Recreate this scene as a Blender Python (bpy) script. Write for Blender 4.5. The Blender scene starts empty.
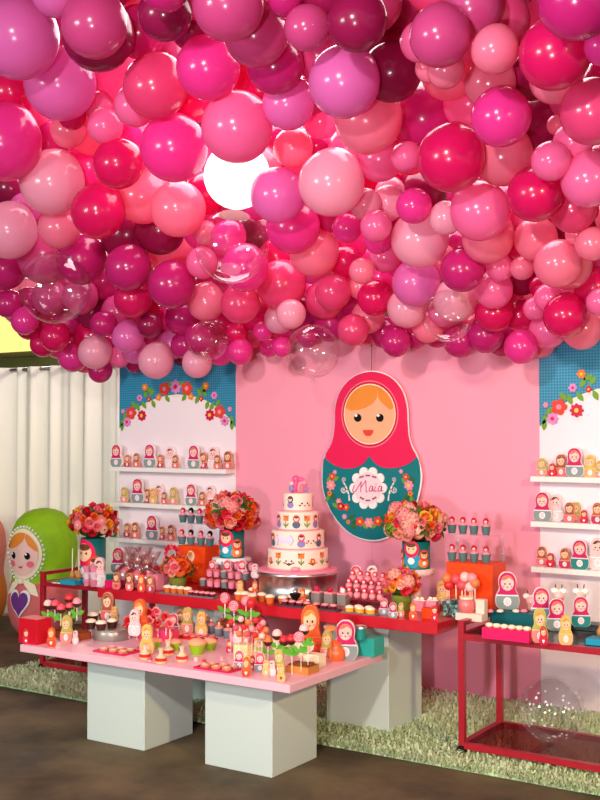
import bpy, math, random
from mathutils import Vector
random.seed(11)
PI = math.pi
C = bpy.context.scene.collection
sc = bpy.context.scene

# ------------------------------------------------------------------ camera
FPX, YAW, PITCH = 1095.0, 0.579, 0.031
cd = bpy.data.cameras.new('camera'); cam = bpy.data.objects.new('camera', cd); C.objects.link(cam)
cam.location = (0, 0, 1.5); cam.rotation_euler = (PI/2 + PITCH, 0, YAW)
cd.sensor_fit = 'HORIZONTAL'; cd.sensor_width = 36; cd.lens = FPX/600*36
cd.clip_start = 0.05; cd.clip_end = 60
sc.camera = cam

# ------------------------------------------------------------------ light and exposure
world = bpy.data.worlds.new('world'); sc.world = world; world.use_nodes = True
wb = world.node_tree.nodes['Background']; wb.inputs[0].default_value = (1.0, 0.90, 0.88, 1); wb.inputs[1].default_value = 0.42
def area(name, loc, target, size, power, col, sizey=None):
    l = bpy.data.lights.new(name, 'AREA'); l.energy = power; l.color = col; l.size = size
    if sizey: l.shape = 'RECTANGLE'; l.size_y = sizey
    o = bpy.data.objects.new(name, l); C.objects.link(o); o.location = loc
    o.rotation_euler = (Vector(target)-Vector(loc)).to_track_quat('-Z', 'Y').to_euler()
    return o
def spot(name, loc, target, power, col, angle, blend=.5, radius=.1):
    l = bpy.data.lights.new(name, 'SPOT'); l.energy = power; l.color = col; l.spot_size = math.radians(angle); l.spot_blend = blend; l.shadow_soft_size = radius
    o = bpy.data.objects.new(name, l); C.objects.link(o); o.location = loc
    o.rotation_euler = (Vector(target)-Vector(loc)).to_track_quat('-Z', 'Y').to_euler()
    return o
area('window_light', (-5.2, -2.6, 2.5), (-3.2, 5, 1.2), 1.6, 190, (0.80, 0.98, 0.95), 1.0)
spot('front_light', (-1.2, -0.4, 3.05), (-3.0, 4.9, 1.05), 540, (1.0, 0.93, 0.88), 70, .6, .12)
spot('right_light', (1.6, 1.6, 2.5), (-2.5, 4.8, 0.45), 430, (1.0, 0.78, 0.40), 56, .7, .12)
spot('canopy_light', (-0.6, -0.4, 1.2), (-2.6, 4.6, 2.6), 370, (1.0, 0.88, 0.94), 80, .8, .10)
area('ceiling_lamps', (-3.3, 5.2, 4.05), (-3.3, 5.2, 0), 3.2, 125, (1.0, 0.82, 0.86), 1.5)
area('back_room_light', (-8.0, 8.2, 3.9), (-7.2, 6.6, 0.8), 1.6, 150, (1.0, 0.93, 0.80))  # added behind the curtain to brighten it and the back wall
sc.view_settings.view_transform = 'Standard'; sc.view_settings.look = 'None'
sc.view_settings.gamma = 1; sc.view_settings.use_curve_mapping = False
sc.view_settings.exposure = 0.0
sc.cycles.max_bounces = 8; sc.cycles.transparent_max_bounces = 16
sc.cycles.caustics_reflective = False; sc.cycles.caustics_refractive = False

# ------------------------------------------------------------------ helpers
_cp, _sp, _cy, _sy = math.cos(PITCH), math.sin(PITCH), math.cos(YAW), math.sin(YAW)
FW = Vector((-_sy*_cp, _cy*_cp, _sp)); RT = Vector((_cy, _sy, 0)); UP = RT.cross(FW); EYE = Vector((0, 0, 1.5))
def at(px, py, z=None, Y=None):
    """a point of the photograph on the plane of height z, or on the upright plane at depth Y"""
    d = FW + RT*((px-300)/FPX) - UP*((py-400)/FPX)
    t = (z-1.5)/d.z if z is not None else Y/d.y
    return EYE + d*t
def mpp(p): return (Vector(p)-EYE).dot(FW)/FPX          # metres per photo pixel at a point

def lin(c):
    c = c/255
    return c/12.92 if c <= .04045 else ((c+.055)/1.055)**2.4
def rgb(c): return (lin(c[0]), lin(c[1]), lin(c[2]), 1)
_mats = {}
def M(name, col=(200,200,200), rough=.5, metal=0, coat=0, var=0, scale=30, bump=0, trans=0, sheen=0):
    if name in _mats: return _mats[name]
    m = bpy.data.materials.new(name); m.use_nodes = True; nt = m.node_tree; b = nt.nodes['Principled BSDF']
    b.inputs['Base Color'].default_value = rgb(col); b.inputs['Roughness'].default_value = rough; b.inputs['Metallic'].default_value = metal
    b.inputs['Coat Weight'].default_value = coat; b.inputs['Sheen Weight'].default_value = sheen
    if rough >= .45 and not metal: b.inputs['Specular IOR Level'].default_value = .22
    if var or bump:
        tc = nt.nodes.new('ShaderNodeTexCoord'); n = nt.nodes.new('ShaderNodeTexNoise'); n.inputs['Scale'].default_value = scale; n.inputs['Detail'].default_value = 4
        nt.links.new(tc.outputs['Object'], n.inputs['Vector'])
        if var:
            mx = nt.nodes.new('ShaderNodeMix'); mx.data_type = 'RGBA'
            mx.inputs[6].default_value = rgb(tuple(max(0, v*(1-var)) for v in col)); mx.inputs[7].default_value = rgb(tuple(min(255, v*(1+var*.5)) for v in col))
            nt.links.new(n.outputs['Fac'], mx.inputs[0]); nt.links.new(mx.outputs[2], b.inputs['Base Color'])
        if bump:
            bp = nt.nodes.new('ShaderNodeBump'); bp.inputs['Strength'].default_value = bump; bp.inputs['Distance'].default_value = .01
            nt.links.new(n.outputs['Fac'], bp.inputs['Height']); nt.links.new(bp.outputs[0], b.inputs['Normal'])
    if trans:
        tr = nt.nodes.new('ShaderNodeBsdfTranslucent'); tr.inputs[0].default_value = rgb(col)
        ms = nt.nodes.new('ShaderNodeMixShader'); ms.inputs[0].default_value = trans
        nt.links.new(b.outputs[0], ms.inputs[1]); nt.links.new(tr.outputs[0], ms.inputs[2])
        nt.links.new(ms.outputs[0], nt.nodes['Material Output'].inputs['Surface'])
    _mats[name] = m
    return m
def clear(name, col=(255,255,255), fac=.06, edge=.5, rough=.03):
    """thin clear plastic or film: mostly see-through, glossy towards its rim"""
    if name in _mats: return _mats[name]
    m = bpy.data.materials.new(name); m.use_nodes = True; nt = m.node_tree; nt.nodes.clear()
    out = nt.nodes.new('ShaderNodeOutputMaterial'); t = nt.nodes.new('ShaderNodeBsdfTransparent'); t.inputs[0].default_value = rgb(col)
    g = nt.nodes.new('ShaderNodeBsdfGlossy'); g.inputs['Roughness'].default_value = rough
    lw = nt.nodes.new('ShaderNodeLayerWeight'); lw.inputs[0].default_value = .35
    ma = nt.nodes.new('ShaderNodeMath'); ma.operation = 'MULTIPLY_ADD'; ma.inputs[1].default_value = edge; ma.inputs[2].default_value = fac
    mx = nt.nodes.new('ShaderNodeMixShader')
    nt.links.new(lw.outputs['Facing'], ma.inputs[0]); nt.links.new(ma.outputs[0], mx.inputs[0])
    nt.links.new(t.outputs[0], mx.inputs[1]); nt.links.new(g.outputs[0], mx.inputs[2]); nt.links.new(mx.outputs[0], out.inputs[0])
    _mats[name] = m
    return m
def glow(name, col, s):
    if name in _mats: return _mats[name]
    m = bpy.data.materials.new(name); m.use_nodes = True; b = m.node_tree.nodes['Principled BSDF']
    b.inputs['Base Color'].default_value = rgb(col); b.inputs['Emission Color'].default_value = rgb(col); b.inputs['Emission Strength'].default_value = s
    _mats[name] = m
    return m

class MB:
    """collects faces and builds them as ONE mesh"""
    def __init__(s): s.v = []; s.f = []; s.m = []; s.s = []; s.mats = []
    def mi(s, m):
        if m not in s.mats: s.mats.append(m)
        return s.mats.index(m)
    def add(s, vs, fs, m, smooth=False):
        o = len(s.v); k = s.mi(m); s.v += [tuple(v) for v in vs]
        for f in fs: s.f.append(tuple(i+o for i in f)); s.m.append(k); s.s.append(smooth)
        return s
    def box(s, x0, x1, y0, y1, z0, z1, m, bev=0):
        if bev:
            b = bev; n = 4                                            # rounded upright corners, chamfered top and bottom
            ring = []
            for cx, cy, a in ((x1-b, y1-b, 0), (x0+b, y1-b, PI/2), (x0+b, y0+b, PI), (x1-b, y0+b, 1.5*PI)):
                for i in range(n): t = a+PI/2*i/(n-1); ring.append((cx, cy, math.cos(t), math.sin(t)))
            N = len(ring); vs = []
            for zz, q in ((z0, b*.3), (z0+b*.7, b), (z1-b*.7, b), (z1, b*.3)):
                vs += [(cx+c_*q, cy+s_*q, zz) for cx, cy, c_, s_ in ring]
            fs = [(r*N+i, r*N+(i+1) % N, (r+1)*N+(i+1) % N, (r+1)*N+i) for r in range(3) for i in range(N)]
            fs += [tuple(range(N-1, -1, -1)), tuple(range(3*N, 4*N))]
            return s.add(vs, fs, m)
        vs = [(x, y, z) for z in (z0, z1) for y in (y0, y1) for x in (x0, x1)]
        return s.add(vs, [(0,2,3,1), (4,5,7,6), (0,1,5,4), (2,6,7,3), (0,4,6,2), (1,3,7,5)], m)
    def lathe(s, prof, m, n=24, c=(0,0,0), smooth=True, flute=0, nf=0, caps=True, sx=1, sy=1):
        vs = []
        for r, z in prof:
            for i in range(n):
                a = 2*PI*i/n; q = r*(1+flute*math.cos(nf*a)) if nf else r
                vs.append((c[0]+q*math.cos(a)*sx, c[1]+q*math.sin(a)*sy, c[2]+z))
        k = len(prof)
        fs = [(j*n+i, j*n+(i+1) % n, (j+1)*n+(i+1) % n, (j+1)*n+i) for j in range(k-1) for i in range(n)]
        s.add(vs, fs, m, smooth)
        if caps:
            if prof[0][0] > 1e-5: s.add(vs[:n], [tuple(range(n-1, -1, -1))], m)
            if prof[-1][0] > 1e-5: s.add(vs[-n:], [tuple(range(n))], m)
        return s
    def ball(s, c, r, m, n=14, sc_=(1,1,1), lo=0, hi=PI):
        k = max(5, n//2); prof = [(max(1e-6, r*math.sin(lo+(hi-lo)*j/k)), -r*math.cos(lo+(hi-lo)*j/k)*sc_[2]) for j in range(k+1)]
        return s.lathe(prof, m, n, c, True, sx=sc_[0], sy=sc_[1])
    def poly(s, pts, y0, y1, m, side=None):
        """outline pts (x, z) as a slab from front y0 to back y1"""
        n = len(pts); ar = sum(pts[i][0]*pts[(i+1) % n][1]-pts[(i+1) % n][0]*pts[i][1] for i in range(n))
        if ar < 0: pts = pts[::-1]
        s.add([(x, y0, z) for x, z in pts], [tuple(range(n))], m)
        s.add([(x, y1, z) for x, z in pts], [tuple(range(n-1, -1, -1))], m)
        s.add([(x, y0, z) for x, z in pts]+[(x, y1, z) for x, z in pts], [(i, n+i, n+(i+1) % n, (i+1) % n) for i in range(n)], side or m)
        return s
    def tube(s, pts, r, m, n=8, taper=None):
        pts = [Vector(p) for p in pts]; vs = []
        for i, p in enumerate(pts):
            d = (pts[min(i+1, len(pts)-1)]-pts[max(i-1, 0)]).normalized()
            a = d.cross(Vector((0, 0, 1)));
            if a.length < 1e-3: a = d.cross(Vector((0, 1, 0)))
            a.normalize(); b = d.cross(a); q = r*(taper[i] if taper else 1)
            vs += [p+(a*math.cos(2*PI*k/n)+b*math.sin(2*PI*k/n))*q for k in range(n)]
        fs = [(j*n+k, j*n+(k+1) % n, (j+1)*n+(k+1) % n, (j+1)*n+k) for j in range(len(pts)-1) for k in range(n)]
        fs += [tuple(range(n-1, -1, -1)), tuple(range((len(pts)-1)*n, len(pts)*n))]
        return s.add(vs, fs, m, True)
    def wrap(s, pts, R, off, m, th0=0, push=0):
        """outline pts (arc x, z) laid onto an upright round surface of radius R(z), front towards -y"""
        n = len(pts); cx = sum(p[0] for p in pts)/n; cz = sum(p[1] for p in pts)/n; vs = []; rings = 4
        r0 = R(cz)
        def q(x, z):
            r = R(z)+off; a = th0+x/r0
            return (r*math.sin(a), -r*math.cos(a), z)
        for k in range(1, rings+1):
            t = k/rings; vs += [q(cx+(x-cx)*t, cz+(z-cz)*t) for x, z in pts]
        c0 = len(vs); vs.append(q(cx, cz))
        fs = [(c0, i, (i+1) % n) for i in range(n)]
        for k in range(rings-1): fs += [(k*n+i, (k+1)*n+i, (k+1)*n+(i+1) % n, k*n+(i+1) % n) for i in range(n)]
        return s.add(vs, fs, m, True)
    def mesh(s, name):
        me = bpy.data.meshes.new(name); me.from_pydata(s.v, [], s.f)
        for m in s.mats: me.materials.append(m)
        me.polygons.foreach_set('material_index', s.m); me.polygons.foreach_set('use_smooth', s.s); me.update()
        return me
    def build(s, name, parent=None, loc=(0,0,0), rz=0):
        return put(name, s.mesh(name), parent, loc, rz)
def put(name, me, parent=None, loc=(0,0,0), rz=0, scale=None, rot=None):
    o = bpy.data.objects.new(name, me); C.objects.link(o); o.location = loc; o.rotation_euler = rot if rot else (0, 0, rz)
    if parent: o.parent = parent
    if scale is not None: o.scale = scale if hasattr(scale, '__len__') else (scale,)*3
    return o
def tag(o, label, cat, group=None, kind=None):
    o['label'] = label; o['category'] = cat
    if group: o['group'] = group
    if kind: o['kind'] = kind
    return o
def thing(name, label, cat, loc=(0,0,0), rz=0, group=None, scale=None):
    o = bpy.data.objects.new(name, None); C.objects.link(o); o.empty_display_size = .05
    o.location = loc; o.rotation_euler = (0, 0, rz)
    if scale is not None: o.scale = scale if hasattr(scale, '__len__') else (scale,)*3
    return tag(o, label, cat, group)
def struct(o): o['kind'] = 'structure'; return o
ORD = ['leftmost', 'second from left', 'third from left', 'fourth from left', 'fifth from left', 'sixth from left', 'seventh from left', 'eighth from left', 'ninth from left', 'tenth from left', 'eleventh from left', 'twelfth from left']
def ell(cx, cz, rx, rz, n=28, a0=0, a1=2*PI):
    full = abs(a1-a0-2*PI) < 1e-6
    return [(cx+rx*math.cos(a0+(a1-a0)*i/(n if full else n-1)), cz+rz*math.sin(a0+(a1-a0)*i/(n if full else n-1))) for i in range(n)]
def scallop(cx, cz, rx, rz, k=10, d=.12, n=60):
    q_ = [(1-d+d*math.sqrt(abs(math.cos(k*a/2))), a) for a in [2*PI*i/n for i in range(n)]]
    return [(cx+rx*r_*math.cos(a), cz+rz*r_*math.sin(a)) for r_, a in q_]
def petals(cx, cz, r, k=6, d=.3, n=48, ph=0):
    return [(cx+r*(1-d+d*abs(math.cos(k*(a+ph)/2)))*math.cos(a), cz+r*(1-d+d*abs(math.cos(k*(a+ph)/2)))*math.sin(a)) for a in [2*PI*i/n for i in range(n)]]
def leaf2(cx, cz, l, w, a):
    out = []
    for t, s_ in [(i/8, 1) for i in range(9)]+[(1-i/8, -1) for i in range(1, 8)]:
        x = (t-.5)*l; z = s_*w*.5*math.sin(PI*t)
        out.append((cx+x*math.cos(a)-z*math.sin(a), cz+x*math.sin(a)+z*math.cos(a)))
    return out
def heart(cx, cz, w, h, n=30):
    out = []
    for i in range(n):
        t = 2*PI*i/n; out.append((cx+w/2*math.sin(t)**3, cz+h/2*((13*math.cos(t)-5*math.cos(2*t)-2*math.cos(3*t)-math.cos(4*t))/14.5+.12)))
    return out

# ------------------------------------------------------------------ materials
white = M('white_paint', (244,240,236), .45); offwhite = M('offwhite', (240,228,220), .5)
WHITE = M('card_white', (246,240,238), .5); CREAM = M('cream', (248,232,200), .5)
TEAL = M('teal_card', (8,118,125), .45); TEALBLUE = M('teal_blue', (30,150,180), .5); TURQ = M('turquoise', (40,178,165), .4)
HOTP = M('hot_pink_card', (232,18,84), .45); CRIM = M('crimson', (205,20,62), .45); PINKC = M('pink_card', (240,140,165), .5)
LILAC = M('lilac_card', (222,140,200), .5); REDO = M('red_orange', (228,66,48), .5); ORG = M('orange_card', (238,128,52), .5)
YEL = M('yellow_card', (244,200,80), .5); LEAF = M('leaf_green', (110,158,52), .5); LEAFD = M('leaf_dark', (62,105,40), .55, var=.3)
SKIN = M('skin_card', (246,196,158), .5); SKINP = M('skin_pink', (250,200,190), .5); HAIRO = M('hair_orange', (235,140,50), .5); HAIRB = M('hair_brown', (110,60,35), .5); BLACK = M('black_ink', (14,9,10), .75)
GREYD = M('grey_dress', (138,150,150), .5); BROWN = M('chocolate', (70,32,26), .35); CARAMEL = M('caramel', (196,130,66), .5); GOLD = M('gold_card', (226,180,80), .45)
REDL = M('red_lacquer', (200,8,36), .35, coat=.3); REDM = M('red_metal', (168,14,38), .35, coat=.2); PINKT = M('pink_tabletop', (246,186,200), .4)
SILV = M('silver', (205,200,200), .32, metal=1); GREYT = M('grey_tray', (120,112,118), .35); ORB = M('orange_box', (240,72,14), .5); TEALD = M('dark_teal_box', (10,92,98), .45)
MAG = M('magenta_box', (225,24,98), .45); LIME = M('lime_paper', (150,190,40), .5); SOIL = M('cookie_soil', (150,82,36), .9, var=.5, scale=300, bump=.6)
ICINGP = M('pink_icing', (246,150,160), .4); FROST = M('frosting', (252,232,208), .55); PURP = M('purple_felt', (112,50,130), .7); GREENF = M('green_felt', (146,196,30), .65, var=.10, scale=20)
STICK = M('paper_stick', (250,240,225), .5); CLEAR = clear('clear_acrylic'); FILM = clear('balloon_film', fac=.04, edge=.28); GLASSR = clear('tinted_glass_shelf', (226,182,170), .04, .14)

# ------------------------------------------------------------------ room
fl = bpy.data.materials.new('carpet_floor'); fl.use_nodes = True; nt = fl.node_tree; b = nt.nodes['Principled BSDF']; b.inputs['Roughness'].default_value = .75
tc = nt.nodes.new('ShaderNodeTexCoord'); n1 = nt.nodes.new('ShaderNodeTexNoise'); n1.inputs['Scale'].default_value = 1.6; n1.inputs['Detail'].default_value = 5; n1.inputs['Roughness'].default_value = .6
n2 = nt.nodes.new('ShaderNodeTexNoise'); n2.inputs['Scale'].default_value = 120
r1 = nt.nodes.new('ShaderNodeValToRGB'); e = r1.color_ramp.elements; e[0].position = .36; e[0].color = rgb((66,54,38)); e[1].position = .66; e[1].color = rgb((128,106,74))
mx = nt.nodes.new('ShaderNodeMix'); mx.data_type = 'RGBA'; mx.blend_type = 'MULTIPLY'; mx.inputs[0].default_value = .35
nt.links.new(tc.outputs['Object'], n1.inputs[0]); nt.links.new(tc.outputs['Object'], n2.inputs[0]); nt.links.new(n1.outputs[0], r1.inputs[0])
nt.links.new(r1.outputs[0], mx.inputs[6]); nt.links.new(n2.outputs[0], mx.inputs[7]); nt.links.new(mx.outputs[2], b.inputs['Base Color'])
struct(MB().box(-12, 4, -4, 10, -.1, 0, fl).build('floor'))
OLIVE = M('olive_wall', (128,132,78), .8)
struct(MB().box(-12, 4, 9.5, 9.6, 0, 4.2, OLIVE).build('wall_back'))
struct(MB().box(-12.1, -12, -4, 9.6, 0, 4.2, OLIVE).build('wall_left'))
struct(MB().box(-12, 4, 1.6, 9.6, 4.1, 4.2, M('ceiling_paint', (150,60,70), .9)).build('ceiling'))  # dull red colour stands in for light bounced among the balloons
# glowing yellow window high in the back wall, left of the canopy
wn = struct(MB().box(-11.2, -10.02, 9.44, 9.5, 2.46, 3.1, M('window_frame_paint', (120,116,70), .6)).build('window_1'))
MB().box(-11.14, -10.08, 9.42, 9.45, 2.52, 3.04, glow('lit_window', (250,236,140), 1.0)).build('window_pane', wn)

# ------------------------------------------------------------------ rug
RX0, RX1, RY0, RY1 = -5.32, -.35, 4.5, 5.72
def rugedge(x, y): return True
rug = thing('shag_rug', 'long pale green-white shaggy rug running under the tables and carts', 'rug', (0,0,0))
RUGM = M('rug_base', (214,228,180), .9)
MB().box(RX0+.02, RX1-.02, RY0+.02, RY1-.02, .0, .012, RUGM).build('backing', rug)
RUGP = M('rug_pile', (232,248,204), .85, var=.06, scale=5, trans=.2)
def pile():
    vs = []; fs = []
    rr = random.Random(3)
    for i in range(48000):
        x = rr.uniform(RX0, RX1); y = rr.uniform(RY0, RY1)
        if i % 9 == 0: y = RY0+abs(rr.gauss(0, .03))
        a = rr.uniform(0, 2*PI); l = rr.uniform(.02, .042); w = rr.uniform(.003, .006); h = rr.uniform(.016, .042)
        dx, dy = math.cos(a), math.sin(a); o = len(vs)
        for t, hh, ww in ((0, .0, 1), (.45, 1, 1), (1, .75, .35)):
            X = x+dx*l*t; Y_ = y+dy*l*t; z = .008+h*hh
            vs.append((X-dy*w*ww, Y_+dx*w*ww, z)); vs.append((X+dy*w*ww, Y_-dx*w*ww, z))
        fs += [(o, o+1, o+3, o+2), (o+2, o+3, o+5, o+4)]
    m = MB(); m.add(vs, fs, RUGP, True); p = m.build('pile', rug); p['kind'] = 'stuff'
pile()

# ------------------------------------------------------------------ curtain
CUR = M('curtain_cloth', (253,250,240), .8, trans=.40)
cu = thing('curtain', 'long white gathered curtain hanging behind the green doll', 'curtain', (-7.1, 6.3, 0))
m = MB(); vs = []; N = 300; zs = [0.02, .3, .8, 1.3, 1.75, 2.0, 2.05]
rr = random.Random(5); ph = [rr.uniform(0, 6) for _ in range(4)]
for z in zs:
    for i in range(N):
        x = -2.2+4.3*i/(N-1); k = .5+.5*(1-z/2.05)
        y = (.035*math.sin(x*33+ph[0]+.7*math.sin(x*5))+.03*math.sin(x*19+ph[1])+.012*math.sin(x*61+ph[2]))*(.6+.4*k)
        vs.append((x, y, z))
fs = [(j*N+i, j*N+i+1, (j+1)*N+i+1, (j+1)*N+i) for j in range(len(zs)-1) for i in range(N-1)]
m.add(vs, fs, CUR, True); m.build('cloth', cu)
MB().tube([(-2.3, .02, 2.03), (2.1, .02, 2.03)], .018, SILV).build('rod', cu)
m = MB(); m.lathe([(.18, 0), (.18, .01), (.02, .012), (.02, 2.02)], SILV, 12, (-2.25, .12, 0)); m.build('stand', cu)

# ------------------------------------------------------------------ backdrop boards
YW = 5.73; ZT = 2.2
XL0 = at(119.5, 427, Y=YW).x; XL1 = at(236, 427, Y=YW).x; XR0 = at(539.5, 440, Y=YW).x; PW = XL1-XL0; XS = at(372, 440, Y=YW).x
PINKW = M('pink_backdrop', (250,158,182), .55)
for a_, b_, lb in ((XL1+.001, XS-.0006, 'plain pink backdrop panel behind the cake, left of the seam'), (XS+.0006, XR0-.001, 'plain pink backdrop panel right of the seam behind the cutout doll')):
    p = MB().box(a_, b_, YW, YW+.04, .0, ZT, PINKW).build('backdrop_panel'); tag(p, lb, 'backdrop', 'plain pink backdrop panels')
BOARD = M('panel_board', (248,230,238), .5)
teal_p = bpy.data.materials.new('teal_scales'); teal_p.use_nodes = True; nt = teal_p.node_tree; b = nt.nodes['Principled BSDF']; b.inputs['Roughness'].default_value = .5
tc = nt.nodes.new('ShaderNodeTexCoord'); vo = nt.nodes.new('ShaderNodeTexVoronoi'); vo.inputs['Scale'].default_value = 62; vo.inputs['Randomness'].default_value = 0
r1 = nt.nodes.new('ShaderNodeValToRGB'); e = r1.color_ramp.elements; e[0].position = .25; e[0].color = rgb((66,160,192)); e[1].position = .55; e[1].color = rgb((16,114,154))
nt.links.new(tc.outputs['Object'], vo.inputs['Vector']); nt.links.new(vo.outputs['Distance'], r1.inputs[0]); nt.links.new(r1.outputs[0], b.inputs['Base Color'])
def q(cx, cy):                                   # crop of the photo's left board -> board coordinates
    p = at(90+cx/3.75, 350+cy/3.75, Y=YW-.005); return (p.x-XL0, p.z)
def sq(r): return r/3.75*mpp(at(178, 400, Y=YW))*1.12
ARCH = [q(*p) for p in ((110,292),(122,276),(135,258),(155,236),(180,214),(208,198),(240,184),(280,172),(325,166),(370,170),(415,180),(448,196),(478,214),(503,236),(524,258),(536,276),(547,288))]
ARCH[0] = (0.002, ARCH[0][1]); ARCH[-1] = (PW-.002, ARCH[0][1])
FLW = [(322,138,24,LILAC,8),(280,146,24,REDO,5),(364,144,24,REDO,5),(207,140,13,ORG,6),(435,135,13,ORG,6),(187,180,12,LILAC,6),(467,170,13,LILAC,6),(258,178,12,ORG,5),(379,174,12,ORG,5),
       (223,185,9,CRIM,4),(418,183,9,CRIM,4),(155,236,23,REDO,5),(487,232,23,REDO,5),(195,246,19,CRIM,8),(450,244,19,CRIM,8),(140,270,17,LILAC,8),(506,266,17,LILAC,8),(125,230,8,PINKC,6),(525,222,8,PINKC,6)]
LVS = [(290,182,2.2),(354,178,.9),(180,214,1.9),(203,206,2.2),(238,202,2.0),(440,206,1.2),(457,212,1.0),(402,186,1.1),(112,288,1.5),(122,272,1.2),(132,248,.8),(533,262,1.5),(545,282,1.6),(232,160,.9),(222,150,.4),(412,160,2.2),(424,148,2.7),(300,130,1.2),(345,128,1.9),(165,205,2.4),(480,198,.8),(210,165,1.2),(430,160,1.9)]
def display_panel(x0, label, shelves):
    t = thing('backdrop_board', label, 'display board', (x0, YW, 0))
    MB().box(0, PW, 0, .04, 0, ZT, BOARD).build('board', t)
    MB().poly([(.002, ZT-.002)]+ARCH+[(PW-.002, ZT-.002)], -.004, 0, teal_p).build('teal_print', t)
    m = MB()
    for i in range(len(ARCH)-1):                 # cream rim of the arch
        (xa, za), (xb, zb) = ARCH[i], ARCH[i+1]
        m.poly([(xa, za-.004), (xb, zb-.004), (xb, zb-.016), (xa, za-.016)], -.005, 0, CREAM)
    m.build('arch_trim', t)
    for cx, cy, r, mt, k in FLW:
        x, z = q(cx, cy); r = sq(r); x = min(max(x, r*.8), PW-r*.8); m = MB()
        m.poly(petals(x, z, r, k, .28), -.010, -.004, mt); m.poly(ell(x, z, r*.32, r*.32, 14), -.0115, -.004, YEL if mt in (CRIM, ORG) else PINKC if mt is REDO else LILAC if mt is not LILAC else HOTP)
        m.build('paper_flower', t)
    for cx, cy, a in LVS:
        x, z = q(cx, cy); MB().poly(leaf2(min(max(x, .03), PW-.03), z, .062, .03, a), -.008, -.004, LEAF).build('paper_leaf', t)
    for zz, xa, xb in shelves: MB().box(xa, xb, -.10, 0, zz-.028, zz, white).build('shelf', t)
SZ = (1.272, 1.03, .787)
display_panel(XL0, 'flowered teal arch board with white shelves of dolls, beside the curtain', [(z, .0, PW-.006) for z in SZ])
display_panel(XR0, 'flowered teal arch board with white shelves of dolls, right of plain pink panels', [(z, -.015, PW) for z in SZ])

# ------------------------------------------------------------------ big flat doll hung on the backdrop
YD = YW-.035
hx = at(370.7, 372, Y=YD).x
def h(cx, cy): p = at(320+cx/3.75, 360+cy/3.75, Y=YD); return (p.x-hx, p.z)
def hp(pts): return [h(*p) for p in pts]
def hell(cx, cy, rx, ry, n=36, a0=0, a1=2*PI): return [h(x, y) for x, y in ell(cx, cy, rx, ry, n, a0, a1)]
big = thing('doll_cutout', 'huge flat nesting doll cutout in pink hood and teal dress, hung on pink backdrop', 'doll cutout', (hx, YD, 0))
OUT = [(22,358),(11,420),(15,490),(40,560),(80,618),(130,658),(190,676),(245,668),(300,632),(345,572),(370,500),(379,430),(362,360),(345,328),(333,290),(329,240),(325,170),(305,110),(260,62),(195,43),(130,62),(82,110),(60,175),(57,250),(46,310)]
def smooth_loop(pts, k=4):
    n = len(pts); o = []
    for i in range(n):
        p0, p1, p2, p3 = pts[i-1], pts[i], pts[(i+1) % n], pts[(i+2) % n]
        for j in range(k):
            t = j/k
            o.append(tuple(.5*((2*p1[a])+(-p0[a]+p2[a])*t+(2*p0[a]-5*p1[a]+4*p2[a]-p3[a])*t*t+(-p0[a]+3*p1[a]-3*p2[a]+p3[a])*t**3) for a in (0, 1)))
    return o
SO = smooth_loop(OUT); cxm, cym = 192, 365
GROW = [(cxm+(x-cxm)*1.012+(1.5 if x > cxm else -1.5), cym+(y-cym)*1.010) for x, y in SO]
MB().poly(hp(GROW), 0, .008, WHITE).build('backing', big)
body_o = [(22,358),(11,420),(15,490),(40,560),(80,618),(130,658),(190,674),(245,666),(300,630),(345,571),(369,500),(377,430),(361,358),(300,330),(192,330),(80,330)]
MB().poly(hp(smooth_loop(body_o, 3)), -.004, .0, TEAL).build('dress', big)
hood_o = [(22,358),(46,310),(57,250),(60,175),(82,110),(130,62),(195,44),(260,62),(305,110),(325,170),(329,240),(334,290),(345,328),(361,360),(345,382),(315,397),(280,405),(240,403),(210,388),(187,362),(165,388),(135,403),(100,407),(65,398),(38,382)]
MB().poly(hp(smooth_loop(hood_o, 4)), -.008, -.0, HOTP).build('hood', big)
MB().poly(hell(190, 203, 107, 126), -.010, -.006, M('pale_ring', (250,120,150), .5)).poly(hell(190, 203, 103, 122), -.011, -.006, CRIM).poly(hell(190, 203, 97, 114), -.012, -.006, CREAM).build('face_ring', big)
fc = MB().poly(hell(190, 203, 94, 110), -.0135, -.008, M('doll_skin', (240,176,136), .5)).build('face', big)
hairl = [(101,180)]+[(190+93*math.cos(a), 203-109*math.sin(a)) for a in [PI*.93-i*(PI*.93-PI*.39)/12 for i in range(13)]]+[(218,142),(200,165),(175,180),(150,187),(120,190)]
hairr = [(222,140)]+[(190+93*math.cos(a), 203-109*math.sin(a)) for a in [PI*.39-i*(PI*.39-PI*.07)/8 for i in range(9)]]+[(268,187),(248,172),(232,156)]
MB().poly(hp(hairl), -.015, -.012, HAIRO).poly(hp(hairr), -.015, -.012, HAIRO).build('hair', fc)
for x in (146, 229):
    MB().poly(hell(x, 217, 14, 15, 20), -.015, -.012, BLACK).poly(hell(x-6, 208, 5.5, 5.5, 12), -.016, -.012, WHITE).build('eye', fc)
MB().poly([h(x, y) for x, y in [(165,262)]+[(185+20*math.cos(a), 263+23*math.sin(a)) for a in [PI-i*PI/10 for i in range(11)]]+[(205,262)]], -.015, -.012, REDO).build('mouth', fc)
bd = MB().poly([h(x, y) for x, y in scallop(184, 480, 70, 81, 10, .26, 160)], -.012, -.004, WHITE).poly(hell(184, 480, 52, 60), -.013, -.004, M('badge_pink', (248,214,222), .5)).build('badge', big)
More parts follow.
